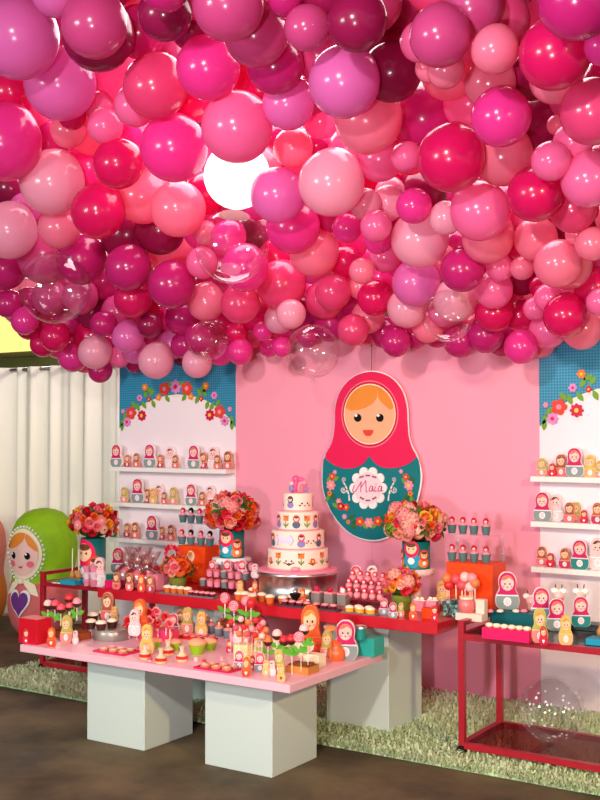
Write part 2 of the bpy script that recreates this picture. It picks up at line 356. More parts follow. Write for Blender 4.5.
def ribbon(m, pts, w, y, mt):
    for i in range(len(pts)-1):
        (xa, za), (xb, zb) = h(*pts[i]), h(*pts[i+1]); d = math.hypot(xb-xa, zb-za) or 1e-6; nx, nz = -(zb-za)/d*w/2, (xb-xa)/d*w/2; ex, ez = (xb-xa)/d*w*.3, (zb-za)/d*w*.3
        m.poly([(xa+nx-ex, za+nz-ez), (xb+nx+ex, zb+nz+ez), (xb-nx+ex, zb-nz+ez), (xa-nx-ex, za-nz-ez)], y, y+.002, mt)
LET = [[(146,470),(140,488),(143,496),(152,490),(164,470),(172,456),(171,476),(170,494)], [(171,478),(181,464),(189,452),(190,472),(191,494),(195,494)], [(216,474),(208,472),(202,482),(203,492),(210,491),(216,476),(215,490),(220,492)], [(225,474),(222,488),(225,493),(230,490)], [(227,464),(228,466)], [(249,474),(241,473),(235,483),(236,492),(243,491),(249,476),(248,490),(254,491)]]
m = MB(); LP = M('lettering_pink', (226,100,150), .5)
for s_ in LET: ribbon(m, [(x-15+2, y) for x, y in s_], .0055, -.0155, LP)
m.build('lettering', bd)
for x, y, a in ((160,438,-.3),(184,433,0),(208,438,.3),(162,518,.5),(184,526,0),(208,518,-.5)):
    p0 = (x-7*math.cos(a), y-7*math.sin(a)); p1 = (x+7*math.cos(a), y+7*math.sin(a)); m = MB(); ribbon(m, [p0, p1], .010, -.0155, M('dash_brown', (150,90,100), .5)); m.build('dash', bd)
for sgn in (1, -1):
    fx = lambda x: x if sgn > 0 else 370-x
    m = MB()
    ribbon(m, [(fx(x), y) for x, y in [(112,526),(110,505),(104,485),(97,470),(90,458),(86,450),(88,443),(95,444),(95,451),(90,453)]], .009, -.007, WHITE)
    ribbon(m, [(fx(x), y) for x, y in [(104,485),(98,495),(88,497),(82,490),(84,482),(91,481),(92,488)]], .009, -.007, WHITE)
    m.build('scroll', big)
for x, y, r, mt, k in ((58,420,8,LILAC,6),(48,436,13,REDO,5),(43,469,19,PINKC,7),(38,500,10,ORG,5),(72,530,11,PINKC,6),(80,548,15,CRIM,5),(100,552,13,REDO,5),(94,587,10,LILAC,6),(108,607,8,ORG,6),(152,606,17,REDO,5),(186,610,18,PINKC,6),(219,604,17,REDO,5),(306,418,8,LILAC,6),(324,438,12,REDO,5),(335,470,18,PINKC,7),(341,500,10,ORG,5),(318,540,15,CRIM,5),(290,590,14,REDO,5)):
    px, pz = h(x, y); r_ = r/3.75*mpp((hx, YD, pz))*1.1
    MB().poly(petals(px, pz, r_, k, .3), -.008, -.003, mt).poly(ell(px, pz, r_*.3, r_*.3, 12), -.009, -.003, YEL if mt is not ORG else CRIM).build('painted_flower', big)
for x, y, a in ((34,450,1.2),(62,445,.6),(30,520,1.0),(52,512,2.0),(58,545,2.6),(120,588,.5),(132,608,.2),(128,625,2.7),(170,622,2.4),(205,622,.7),(240,598,2.5),(240,620,.4),(348,450,1.9),(318,455,2.4),(328,512,1.1),(346,522,2.0),(300,560,.4)):
    px, pz = h(x, y); MB().poly(leaf2(px, pz, .05, .024, a), -.007, -.003, LEAF if x % 4 else LEAFD).build('painted_leaf', big)
MB().tube([(0, .01, h(193,44)[1]), (0, .01, 2.3)], .0022, M('grey_cord', (150,120,120), .6), 6).build('hanging_cord', big)

# ------------------------------------------------------------------ tables
TF, TR_, TC = .453, .62, .575
def pedestal(x1, y0, s_, d_, h_, label):
    tag(MB().box(x1-s_, x1, y0, y0+d_, .0, h_, M('pedestal_paint', (206,215,208), .45), .004).build('pedestal', None), label, 'pedestal')
pedestal(-3.476, 3.972, .372, .365, TF-.036, 'white box pedestal under left half of the low pink table')
pedestal(-2.739, 3.968, .372, .365, TF-.036, 'white box pedestal under right half of the low pink table')
FX0, FX1, FY0, FY1 = -4.17, -2.555, 3.83, 4.63
tag(MB().box(FX0, FX1, FY0, FY1, TF-.036, TF, PINKT, .003).build('table_top'), 'low pale pink tabletop on two white box pedestals, in front', 'table')
QX0, QX1, QY0, QY1 = -4.42, -2.27, 4.64, 5.28
pedestal(-2.61, 4.79, .36, .36, TR_-.055, 'white pedestal standing on rug under right end of red table')
pedestal(-3.62, 4.79, .36, .36, TR_-.055, 'white pedestal behind the low pink table, under left end of red table')
tag(MB().box(QX0, QX1, QY0, QY1, TR_-.055, TR_, REDL, .004).build('table_top'), 'glossy red tabletop carrying the cake, behind the pink table', 'table')
def cart(x0, x1, y0, y1, label, handle):
    t = thing('metal_cart', label, 'cart', (x0, y0, 0)); w, d = x1-x0, y1-y0; r = .03; zt = TC
    for X in (0, w-r):
        for Y_ in (0, d-r):
            lg = MB().box(X, X+r, Y_, Y_+r, .060, .635, REDM, .003).build('post', t)
            MB().lathe([(.006, .0), (.024, .0), (.024, .014), (.006, .014)], BLACK, 14, (0,0,0)).build('caster', lg).location = (X+r/2, Y_+r/2, .0375)
    for c in [o for o in t.children for o in o.children]: c.rotation_euler = (PI/2, 0, 0)
    for z in (.075, zt):
        for Y_ in (0, d-r): MB().box(r, w-r, Y_, Y_+r, z-.028, z, REDM).build('rail', t)
        for X in (0, w-r): MB().box(X, X+r, r, d-r, z-.028, z, REDM).build('rail', t)
    for X in (0, w-r): MB().box(X, X+r, r, d-r, .612, .634, REDM).build('handle_rail', t)
    for X in (w*.36, w*.70): MB().box(X-.011, X+.011, r, d-r, .048, .069, REDM).build('cross_bar', t)
    MB().box(r, w-r, r, d-r, .070, .0745, GLASSR).build('glass_shelf', t)
    MB().box(r, w-r, r, d-r, zt-.008, zt-.001, M('dark_shelf', (52,30,34), .2)).build('top_shelf', t)
    return t
cart(-2.185, -1.25, 4.68, 5.15, 'dark red metal cart with glass shelf and casters, at right end', 1)
cart(-5.16, -4.55, 4.9, 5.3, 'dark red metal cart at left end, beside the green doll', 1)

BALLOONS = [  # x, y, z, radius, colour, label
(-3.934,3.565,3.381,0.199,'L','orchid pink balloon in canopy top row above the curtain, first from left'),
(-1.142,3.361,2.878,0.127,'M','magenta balloon in canopy top row above the right flowered panel'),
(-4.685,4.151,3.116,0.211,'H','hot pink balloon in canopy upper rows above the curtain'),
(-2.551,3.388,3.177,0.141,'Q','rosy berry balloon in canopy top row above the left flowered panel, second from left'),
(-2.278,3.814,2.940,0.147,'L','orchid pink balloon in canopy upper rows above the big doll cutout'),
(-1.327,3.659,2.828,0.126,'R','bright red pink balloon in canopy top row above the right flowered panel'),
(-3.005,4.062,2.925,0.167,'B','bubblegum pink balloon in canopy upper rows above the cake, first from left'),
(-1.998,4.234,2.677,0.145,'R','bright red pink balloon in canopy middle rows above the plain pink panel'),
(-3.480,4.178,2.921,0.169,'H','hot pink balloon in canopy upper rows above the left flowered panel, second from left'),
(-3.372,3.499,3.302,0.145,'Q','rosy berry balloon in canopy top row above the curtain'),
(-1.298,3.979,2.698,0.123,'K','cherry pink balloon in canopy upper rows above the right flowered panel'),
(-2.683,4.372,2.682,0.156,'P','pale pink balloon in canopy middle rows above the big doll cutout, first from left'),
(-4.613,4.452,2.941,0.184,'P','pale pink balloon in canopy middle rows above the curtain, second from left'),
(-1.721,3.559,2.940,0.112,'Q','rosy berry balloon in canopy top row above the plain pink panel, first from left'),
(-2.023,3.482,3.029,0.111,'W','dark wine balloon in canopy top row above the big doll cutout, second from left'),
(-1.675,4.007,2.746,0.118,'H','hot pink balloon in canopy upper rows above the plain pink panel'),
(-1.995,4.527,2.499,0.134,'B','bubblegum pink balloon in canopy middle rows above the plain pink panel, first from left'),
(-1.440,4.355,2.535,0.114,'B','bubblegum pink balloon in canopy middle rows above the right flowered panel, second from left'),
(-1.700,4.433,2.523,0.119,'R','bright red pink balloon in canopy middle rows above the right flowered panel, first from left'),
(-3.031,4.438,2.679,0.138,'L','orchid pink balloon in canopy middle rows above the cake'),
(-5.174,4.637,2.750,0.173,'P','pale pink balloon in canopy middle rows above the curtain, first from left'),
(-4.329,4.532,2.756,0.153,'R','bright red pink balloon in canopy middle rows above the curtain, second from left'),
(-3.544,3.436,3.466,0.111,'L','orchid pink balloon in canopy top row above the curtain, second from left'),
(-3.934,4.267,2.921,0.132,'R','bright red pink balloon in canopy middle rows above the left flowered panel, first from left'),
(-2.793,3.294,3.266,0.095,'M','magenta balloon in canopy top row above the left flowered panel, second from left'),
(-1.542,3.637,2.877,0.086,'C','coral pink balloon in canopy top row above the plain pink panel'),
(-4.122,4.936,2.372,0.141,'M','magenta balloon in canopy lower rows above the left flowered panel, third from left'),
(-3.526,4.842,2.410,0.132,'H','hot pink balloon in canopy lower rows above the cake, first from left'),
(-1.741,4.819,2.277,0.110,'C','coral pink balloon in canopy lower rows above the right flowered panel, first from left'),
(-2.266,3.515,3.067,0.089,'Q','rosy berry balloon in canopy top row above the cake, second from left'),
(-4.381,4.842,2.481,0.136,'M','magenta balloon in canopy lower rows above the left flowered panel, first from left'),
(-1.869,4.881,2.414,0.103,'C','coral pink balloon in canopy middle rows above the right flowered panel, first from left'),
(-2.234,4.853,2.294,0.107,'M','magenta balloon in canopy lower rows above the plain pink panel, second from left'),
(-1.812,5.107,2.069,0.106,'R','bright red pink balloon in canopy bottom fringe above the right flowered panel'),
(-4.727,4.621,2.720,0.124,'C','coral pink balloon in canopy middle rows above the curtain'),
(-1.140,3.615,2.806,0.067,'H','hot pink balloon in canopy top row above the right flowered panel'),
(-1.561,4.250,2.607,0.081,'B','bubblegum pink balloon in canopy middle rows above the right flowered panel, first from left'),
(-3.705,5.041,2.243,0.114,'K','cherry pink balloon in canopy lower rows above the cake, first from left'),
(-1.788,3.747,2.881,0.072,'C','coral pink balloon in canopy upper rows above the plain pink panel, second from left'),
(-4.494,5.013,2.323,0.116,'R','bright red pink balloon in canopy lower rows above the left flowered panel, first from left'),
(-2.312,4.499,2.553,0.083,'H','hot pink balloon in canopy middle rows above the big doll cutout, second from left'),
(-4.603,5.356,1.967,0.115,'P','pale pink balloon in canopy bottom fringe above the left flowered panel, first from left'),
(-2.191,4.585,2.498,0.079,'P','pale pink balloon in canopy middle rows above the plain pink panel'),
(-1.546,4.709,2.334,0.075,'C','coral pink balloon in canopy lower rows above the right flowered panel, third from left'),
(-2.105,5.278,1.943,0.087,'H','hot pink balloon in canopy bottom fringe above the plain pink panel'),
(-5.088,5.306,2.041,0.112,'P','pale pink balloon in canopy bottom fringe above the curtain'),
(-2.574,4.609,2.505,0.077,'B','bubblegum pink balloon in canopy middle rows above the big doll cutout, second from left'),
(-3.041,5.184,2.071,0.088,'K','cherry pink balloon in canopy bottom fringe above the big doll cutout'),
(-4.149,5.234,2.078,0.097,'M','magenta balloon in canopy bottom fringe above the left flowered panel, fifth from left'),
(-4.723,5.223,2.117,0.102,'L','orchid pink balloon in canopy bottom fringe above the left flowered panel, first from left'),
(-2.810,5.251,1.999,0.081,'M','magenta balloon in canopy bottom fringe above the big doll cutout, fourth from left'),
(-3.392,5.096,2.172,0.084,'P','pale pink balloon in canopy lower rows above the cake, second from left'),
(-4.277,5.367,1.943,0.094,'P','pale pink balloon in canopy bottom fringe above the left flowered panel, second from left'),
(-5.373,5.223,2.149,0.100,'R','bright red pink balloon in canopy bottom fringe above the curtain, third from left'),
(-1.615,5.029,2.116,0.065,'B','bubblegum pink balloon in canopy lower rows above the right flowered panel, fourth from left'),
(-5.566,5.134,2.259,0.094,'H','hot pink balloon in canopy bottom fringe above the curtain, first from left'),
(-5.695,5.101,2.379,0.095,'M','magenta balloon in canopy lower rows above the curtain, second from left'),
(-2.796,4.858,2.336,0.067,'C','coral pink balloon in canopy lower rows above the big doll cutout, second from left'),
(-3.900,5.306,1.993,0.078,'H','hot pink balloon in canopy bottom fringe above the cake, first from left'),
(-4.871,5.151,2.202,0.083,'M','magenta balloon in canopy bottom fringe above the curtain, third from left'),
(-3.576,5.278,2.007,0.058,'H','hot pink balloon in canopy bottom fringe above the cake, fourth from left'),
(-3.563,3.724,3.365,0.168,'W','dark wine balloon in canopy top row above the curtain'),
(-4.046,3.955,3.281,0.183,'L','orchid pink balloon in canopy upper rows above the curtain'),
(-2.359,4.154,2.878,0.149,'C','coral pink balloon in canopy upper rows above the big doll cutout'),
(-3.426,3.971,3.162,0.153,'K','cherry pink balloon in canopy upper rows above the left flowered panel'),
(-2.628,3.684,3.165,0.134,'Q','rosy berry balloon in canopy top row above the cake, first from left'),
(-3.023,3.866,3.150,0.144,'H','hot pink balloon in canopy upper rows above the left flowered panel, third from left'),
(-2.211,3.595,3.231,0.121,'W','dark wine balloon in canopy top row above the big doll cutout, first from left'),
(-1.665,3.715,3.082,0.111,'Q','rosy berry balloon in canopy top row above the plain pink panel, second from left'),
(-1.845,4.433,2.706,0.130,'C','coral pink balloon in canopy middle rows above the plain pink panel, second from left'),
(-2.440,4.811,2.459,0.143,'P','pale pink balloon in canopy middle rows above the big doll cutout, fifth from left'),
(-2.690,3.915,3.111,0.123,'M','magenta balloon in canopy upper rows above the cake, first from left'),
(-3.839,4.646,2.737,0.154,'C','coral pink balloon in canopy middle rows above the left flowered panel, second from left'),
(-4.189,4.754,2.871,0.161,'C','coral pink balloon in canopy middle rows above the left flowered panel, first from left'),
(-5.182,4.945,2.638,0.179,'Q','rosy berry balloon in canopy lower rows above the curtain, first from left'),
(-3.024,3.568,3.300,0.116,'W','dark wine balloon in canopy top row above the left flowered panel, first from left'),
(-3.146,4.745,2.581,0.141,'H','hot pink balloon in canopy middle rows above the cake, second from left'),
(-1.756,4.089,2.918,0.105,'C','coral pink balloon in canopy upper rows above the plain pink panel, fourth from left'),
(-1.437,3.962,2.846,0.098,'C','coral pink balloon in canopy upper rows above the right flowered panel, first from left'),
(-2.749,4.105,3.001,0.118,'L','orchid pink balloon in canopy upper rows above the cake'),
(-2.078,4.806,2.428,0.123,'C','coral pink balloon in canopy middle rows above the plain pink panel, first from left'),
(-4.848,4.927,2.581,0.155,'M','magenta balloon in canopy lower rows above the curtain, fourth from left'),
(-4.254,4.982,2.716,0.149,'W','dark wine balloon in canopy middle rows above the left flowered panel, second from left'),
(-3.493,5.146,2.349,0.143,'K','cherry pink balloon in canopy lower rows above the cake, second from left'),
(-3.167,4.983,2.485,0.135,'C','coral pink balloon in canopy lower rows above the cake, second from left'),
(-2.587,5.054,2.281,0.124,'L','orchid pink balloon in canopy lower rows above the big doll cutout'),
(-1.765,5.021,2.296,0.114,'C','coral pink balloon in canopy lower rows above the right flowered panel, second from left'),
(-1.610,4.651,2.482,0.101,'K','cherry pink balloon in canopy middle rows above the right flowered panel, first from left'),
(-5.592,4.972,2.599,0.146,'M','magenta balloon in canopy lower rows above the curtain, first from left'),
(-2.411,5.148,2.190,0.113,'P','pale pink balloon in canopy lower rows above the plain pink panel'),
(-3.647,4.076,3.133,0.105,'B','bubblegum pink balloon in canopy upper rows above the left flowered panel, second from left'),
(-1.885,3.723,3.000,0.077,'B','bubblegum pink balloon in canopy top row above the big doll cutout'),
(-1.506,4.355,2.700,0.082,'B','bubblegum pink balloon in canopy upper rows above the right flowered panel'),
(-4.621,5.173,2.404,0.126,'M','magenta balloon in canopy lower rows above the left flowered panel, second from left'),
(-1.691,5.177,2.208,0.096,'R','bright red pink balloon in canopy lower rows above the right flowered panel, second from left'),
(-1.799,5.314,2.017,0.099,'C','coral pink balloon in canopy bottom fringe above the right flowered panel, second from left'),
(-2.712,5.193,2.172,0.107,'P','pale pink balloon in canopy lower rows above the big doll cutout'),
(-2.172,5.093,2.219,0.095,'B','bubblegum pink balloon in canopy lower rows above the plain pink panel, second from left'),
(-1.997,5.374,2.032,0.097,'B','bubblegum pink balloon in canopy bottom fringe above the right flowered panel'),
(-2.235,5.240,2.121,0.098,'R','bright red pink balloon in canopy lower rows above the plain pink panel, first from left'),
(-4.045,5.159,2.289,0.114,'C','coral pink balloon in canopy lower rows above the left flowered panel, second from left'),
(-2.344,3.479,3.189,0.070,'M','magenta balloon in canopy top row above the cake'),
(-3.953,4.187,3.106,0.094,'B','bubblegum pink balloon in canopy upper rows above the curtain, third from left'),
(-3.646,4.846,2.588,0.100,'H','hot pink balloon in canopy middle rows above the left flowered panel, second from left'),
(-2.887,5.157,2.234,0.097,'R','bright red pink balloon in canopy lower rows above the big doll cutout, second from left'),
(-3.121,5.104,2.278,0.099,'K','cherry pink balloon in canopy lower rows above the big doll cutout, second from left'),
(-5.334,5.137,2.399,0.119,'Q','rosy berry balloon in canopy lower rows above the curtain, second from left'),
(-5.056,5.132,2.386,0.116,'Q','rosy berry balloon in canopy lower rows above the curtain, third from left'),
(-2.489,5.375,1.998,0.091,'M','magenta balloon in canopy bottom fringe above the plain pink panel, second from left'),
(-3.036,5.342,2.157,0.095,'C','coral pink balloon in canopy bottom fringe above the big doll cutout'),
(-4.894,5.315,2.296,0.111,'Q','rosy berry balloon in canopy lower rows above the left flowered panel'),
(-5.239,4.826,2.926,0.102,'L','orchid pink balloon in canopy middle rows above the curtain'),
(-3.906,4.944,2.484,0.092,'B','bubblegum pink balloon in canopy lower rows above the left flowered panel'),
(-2.651,4.638,2.626,0.078,'P','pale pink balloon in canopy middle rows above the big doll cutout, second from left'),
(-2.157,5.397,2.115,0.083,'R','bright red pink balloon in canopy bottom fringe above the plain pink panel, second from left'),
(-2.660,5.338,2.080,0.087,'C','coral pink balloon in canopy bottom fringe above the plain pink panel'),
(-1.914,3.866,2.945,0.059,'C','coral pink balloon in canopy upper rows above the plain pink panel, first from left'),
(-2.279,4.358,2.747,0.068,'B','bubblegum pink balloon in canopy middle rows above the big doll cutout, fourth from left'),
(-2.821,4.751,2.543,0.076,'H','hot pink balloon in canopy middle rows above the big doll cutout, first from left'),
(-3.016,5.491,2.077,0.086,'M','magenta balloon in canopy bottom fringe above the big doll cutout, third from left'),
(-3.580,5.253,2.169,0.087,'P','pale pink balloon in canopy bottom fringe above the cake'),
(-4.614,5.517,2.081,0.098,'L','orchid pink balloon in canopy bottom fringe above the left flowered panel, third from left'),
(-5.445,5.463,2.031,0.104,'H','hot pink balloon in canopy bottom fringe above the curtain, third from left'),
(-5.701,5.285,2.405,0.104,'M','magenta balloon in canopy lower rows above the curtain, third from left'),
(-4.696,5.344,2.299,0.097,'R','bright red pink balloon in canopy lower rows above the left flowered panel, second from left'),
(-4.157,4.152,3.183,0.074,'R','bright red pink balloon in canopy upper rows above the curtain, third from left'),
(-2.679,4.817,2.478,0.071,'H','hot pink balloon in canopy lower rows above the big doll cutout, third from left'),
(-2.088,4.972,2.307,0.068,'B','bubblegum pink balloon in canopy lower rows above the plain pink panel, third from left'),
(-1.922,5.177,2.171,0.069,'B','bubblegum pink balloon in canopy lower rows above the right flowered panel, second from left'),
(-4.196,5.496,2.017,0.088,'H','hot pink balloon in canopy bottom fringe above the left flowered panel, second from left'),
(-5.432,5.381,2.252,0.096,'M','magenta balloon in canopy bottom fringe above the curtain, first from left'),
(-3.009,5.217,2.310,0.072,'C','coral pink balloon in canopy lower rows above the big doll cutout, first from left'),
(-5.664,5.392,2.126,0.091,'R','bright red pink balloon in canopy bottom fringe above the curtain, second from left'),
(-5.767,5.358,2.248,0.091,'R','bright red pink balloon in canopy bottom fringe above the curtain, first from left'),
(-4.848,5.430,2.046,0.086,'L','orchid pink balloon in canopy bottom fringe above the left flowered panel, second from left'),
(-3.802,4.838,2.630,0.068,'C','coral pink balloon in canopy middle rows above the left flowered panel, third from left'),
(-1.975,4.972,2.297,0.058,'C','coral pink balloon in canopy lower rows above the plain pink panel, second from left'),
(-1.638,4.784,2.399,0.054,'C','coral pink balloon in canopy middle rows above the right flowered panel, second from left'),
(-2.013,5.238,2.128,0.060,'B','bubblegum pink balloon in canopy lower rows above the right flowered panel, first from left'),
(-3.440,5.347,2.070,0.070,'M','magenta balloon in canopy bottom fringe above the cake, second from left'),
(-5.265,5.541,1.933,0.083,'M','magenta balloon in canopy bottom fringe above the curtain, second from left'),
(-3.956,5.351,2.114,0.067,'R','bright red pink balloon in canopy bottom fringe above the cake, first from left'),
(-5.020,5.463,2.015,0.074,'B','bubblegum pink balloon in canopy bottom fringe above the left flowered panel'),
(-3.741,5.320,2.112,0.060,'H','hot pink balloon in canopy bottom fringe above the cake, second from left'),
(-5.803,5.514,2.241,0.064,'H','hot pink balloon in canopy bottom fringe above the curtain, second from left'),
(-2.171,4.028,3.021,0.126,'W','dark wine balloon in canopy upper rows above the big doll cutout, first from left'),
(-1.641,3.921,3.097,0.116,'K','cherry pink balloon in canopy top row above the plain pink panel, second from left'),
(-4.547,5.024,2.728,0.172,'W','dark wine balloon in canopy middle rows above the left flowered panel, first from left'),
(-4.110,5.402,2.405,0.174,'M','magenta balloon in canopy lower rows above the left flowered panel, fourth from left'),
(-3.537,3.987,3.456,0.131,'M','magenta balloon in canopy top row above the left flowered panel, first from left'),
(-4.485,5.330,2.692,0.171,'C','coral pink balloon in canopy lower rows above the left flowered panel, first from left'),
(-4.692,4.219,3.421,0.135,'R','bright red pink balloon in canopy upper rows above the curtain, first from left'),
(-2.493,4.504,2.803,0.113,'B','bubblegum pink balloon in canopy middle rows above the big doll cutout, third from left'),
(-4.803,4.456,3.420,0.129,'B','bubblegum pink balloon in canopy upper rows above the curtain, first from left'),
(-3.394,5.318,2.495,0.127,'L','orchid pink balloon in canopy lower rows above the cake'),
(-3.124,3.876,3.347,0.096,'W','dark wine balloon in canopy top row above the left flowered panel, second from left'),
(-2.949,4.448,2.904,0.098,'C','coral pink balloon in canopy upper rows above the cake'),
(-5.386,4.849,3.083,0.129,'W','dark wine balloon in canopy middle rows above the curtain'),
(-5.022,5.318,2.516,0.132,'M','magenta balloon in canopy lower rows above the curtain, fifth from left'),
(-3.617,5.296,2.535,0.118,'R','bright red pink balloon in canopy lower rows above the cake'),
(-3.287,5.288,2.264,0.114,'K','cherry pink balloon in canopy lower rows above the big doll cutout, first from left'),
(-3.315,5.513,2.241,0.118,'M','magenta balloon in canopy lower rows above the big doll cutout'),
(-3.526,5.437,2.200,0.119,'M','magenta balloon in canopy bottom fringe above the cake, first from left'),
(-3.826,4.868,2.854,0.113,'R','bright red pink balloon in canopy middle rows above the left flowered panel, second from left'),
(-2.752,4.296,3.093,0.094,'M','magenta balloon in canopy upper rows above the cake, third from left'),
(-3.469,4.515,2.930,0.099,'B','bubblegum pink balloon in canopy middle rows above the left flowered panel, second from left'),
(-2.781,4.439,3.009,0.087,'B','bubblegum pink balloon in canopy upper rows above the cake, second from left'),
(-4.384,4.349,3.189,0.100,'C','coral pink balloon in canopy upper rows above the curtain, first from left'),
(-2.608,4.792,2.653,0.090,'P','pale pink balloon in canopy middle rows above the big doll cutout, third from left'),
(-4.827,5.554,2.193,0.120,'M','magenta balloon in canopy bottom fringe above the left flowered panel, second from left'),
(-4.408,5.388,2.235,0.114,'M','magenta balloon in canopy bottom fringe above the left flowered panel, third from left'),
(-2.972,5.367,2.374,0.101,'H','hot pink balloon in canopy lower rows above the big doll cutout, fourth from left'),
(-2.519,5.198,2.403,0.095,'C','coral pink balloon in canopy lower rows above the plain pink panel, first from left'),
(-2.269,5.468,2.214,0.096,'R','bright red pink balloon in canopy lower rows above the plain pink panel, second from left'),
(-2.964,4.188,3.125,0.085,'R','bright red pink balloon in canopy upper rows above the cake, second from left'),
(-5.164,5.355,2.316,0.114,'W','dark wine balloon in canopy lower rows above the curtain'),
(-2.767,5.051,2.432,0.084,'B','bubblegum pink balloon in canopy lower rows above the big doll cutout'),
(-2.995,5.647,2.135,0.093,'M','magenta balloon in canopy bottom fringe above the big doll cutout, fifth from left'),
(-3.891,5.448,2.210,0.098,'R','bright red pink balloon in canopy bottom fringe above the cake, second from left'),
(-3.656,5.483,2.490,0.097,'P','pale pink balloon in canopy lower rows above the cake, first from left'),
(-3.076,5.158,2.446,0.088,'R','bright red pink balloon in canopy lower rows above the big doll cutout, first from left'),
(-2.450,5.523,2.078,0.087,'R','bright red pink balloon in canopy bottom fringe above the plain pink panel, first from left'),
(-2.057,5.024,2.424,0.078,'R','bright red pink balloon in canopy lower rows above the plain pink panel, third from left'),
(-1.861,4.979,2.542,0.076,'R','bright red pink balloon in canopy middle rows above the right flowered panel, second from left'),
(-2.661,4.912,2.737,0.077,'P','pale pink balloon in canopy middle rows above the big doll cutout, fourth from left'),
(-4.042,4.242,3.235,0.080,'B','bubblegum pink balloon in canopy upper rows above the curtain, second from left'),
(-2.779,5.218,2.428,0.081,'H','hot pink balloon in canopy lower rows above the big doll cutout, fifth from left'),
(-4.207,5.530,2.210,0.095,'R','bright red pink balloon in canopy bottom fringe above the left flowered panel, second from left'),
(-3.390,4.763,2.728,0.081,'H','hot pink balloon in canopy middle rows above the cake, first from left'),
(-2.094,5.532,1.975,0.074,'C','coral pink balloon in canopy bottom fringe above the right flowered panel, first from left'),
(-4.440,5.447,2.069,0.090,'M','magenta balloon in canopy bottom fringe above the left flowered panel, fourth from left'),
(-1.982,5.057,2.535,0.068,'B','bubblegum pink balloon in canopy middle rows above the plain pink panel, third from left'),
(-2.823,4.803,2.670,0.072,'R','bright red pink balloon in canopy middle rows above the big doll cutout, first from left'),
(-3.174,4.856,2.747,0.075,'R','bright red pink balloon in canopy middle rows above the cake'),
(-1.610,4.811,2.509,0.063,'R','bright red pink balloon in canopy middle rows above the right flowered panel, third from left'),
(-4.508,5.187,2.179,0.081,'W','dark wine balloon in canopy bottom fringe above the left flowered panel, first from left'),
(-2.677,5.482,2.048,0.072,'M','magenta balloon in canopy bottom fringe above the plain pink panel, first from left'),
(-2.900,4.592,2.943,0.060,'M','magenta balloon in canopy upper rows above the cake, fourth from left'),
(-1.860,5.275,2.197,0.060,'B','bubblegum pink balloon in canopy lower rows above the right flowered panel, third from left'),
(-4.440,5.559,2.239,0.078,'C','coral pink balloon in canopy bottom fringe above the left flowered panel'),
(-5.494,5.569,2.159,0.084,'H','hot pink balloon in canopy bottom fringe above the curtain, fourth from left'),
(-5.111,5.493,2.156,0.081,'H','hot pink balloon in canopy bottom fringe above the curtain, fifth from left'),
(-1.993,5.257,2.239,0.055,'R','bright red pink balloon in canopy lower rows above the right flowered panel, first from left'),
(-1.583,4.381,2.789,0.042,'C','coral pink balloon in canopy upper rows above the right flowered panel, second from left'),
(-3.856,5.548,2.037,0.062,'H','hot pink balloon in canopy bottom fringe above the cake, third from left'),
(-5.032,5.637,1.985,0.068,'M','magenta balloon in canopy bottom fringe above the left flowered panel, first from left'),
(-2.240,4.463,2.943,0.151,'M','magenta balloon in canopy upper rows above the big doll cutout'),
(-2.553,3.775,3.385,0.133,'B','bubblegum pink balloon in canopy top row above the cake'),
(-2.992,3.741,3.467,0.137,'B','bubblegum pink balloon in canopy top row above the left flowered panel'),
(-4.166,3.712,3.749,0.153,'R','bright red pink balloon in canopy top row above the curtain'),
(-4.180,3.980,3.648,0.156,'M','magenta balloon in canopy top row above the curtain, first from left'),
(-1.190,3.864,3.022,0.108,'W','dark wine balloon in canopy top row above the right flowered panel'),
(-2.442,4.611,3.074,0.144,'W','dark wine balloon in canopy upper rows above the big doll cutout, second from left'),
(-2.269,4.187,3.180,0.131,'W','dark wine balloon in canopy top row above the big doll cutout, third from left'),
(-2.152,3.827,3.244,0.121,'Q','rosy berry balloon in canopy top row above the big doll cutout'),
(-1.831,3.748,3.217,0.114,'K','cherry pink balloon in canopy top row above the plain pink panel, first from left'),
(-3.533,3.760,3.643,0.138,'M','magenta balloon in canopy top row above the curtain, second from left'),
(-1.630,4.020,3.291,0.116,'M','magenta balloon in canopy top row above the plain pink panel'),
(-1.993,4.207,3.040,0.122,'C','coral pink balloon in canopy upper rows above the plain pink panel, third from left'),
(-3.965,4.365,3.388,0.153,'B','bubblegum pink balloon in canopy upper rows above the left flowered panel, first from left'),
(-3.640,3.989,3.728,0.140,'C','coral pink balloon in canopy top row above the left flowered panel'),
(-4.591,3.852,3.759,0.149,'B','bubblegum pink balloon in canopy top row above the curtain'),
(-1.313,4.260,2.892,0.111,'H','hot pink balloon in canopy upper rows above the right flowered panel'),
(-2.155,4.047,3.318,0.118,'W','dark wine balloon in canopy top row above the big doll cutout, fourth from left'),
(-1.751,4.581,2.863,0.124,'W','dark wine balloon in canopy upper rows above the right flowered panel'),
(-1.510,4.417,2.911,0.116,'Q','rosy berry balloon in canopy upper rows above the right flowered panel'),
(-4.242,4.458,3.408,0.154,'Q','rosy berry balloon in canopy upper rows above the curtain, second from left'),
(-3.588,4.220,3.397,0.139,'Q','rosy berry balloon in canopy top row above the left flowered panel, first from left'),
(-1.646,4.237,3.278,0.112,'B','bubblegum pink balloon in canopy top row above the plain pink panel, second from left'),
(-1.993,4.421,2.959,0.119,'B','bubblegum pink balloon in canopy upper rows above the plain pink panel'),
(-4.134,4.605,3.133,0.150,'H','hot pink balloon in canopy upper rows above the left flowered panel, first from left'),
(-2.494,4.792,2.910,0.130,'K','cherry pink balloon in canopy upper rows above the big doll cutout'),
(-4.439,4.582,3.260,0.151,'C','coral pink balloon in canopy upper rows above the curtain, second from left'),
(-2.588,4.111,3.200,0.117,'Q','rosy berry balloon in canopy top row above the cake, third from left'),
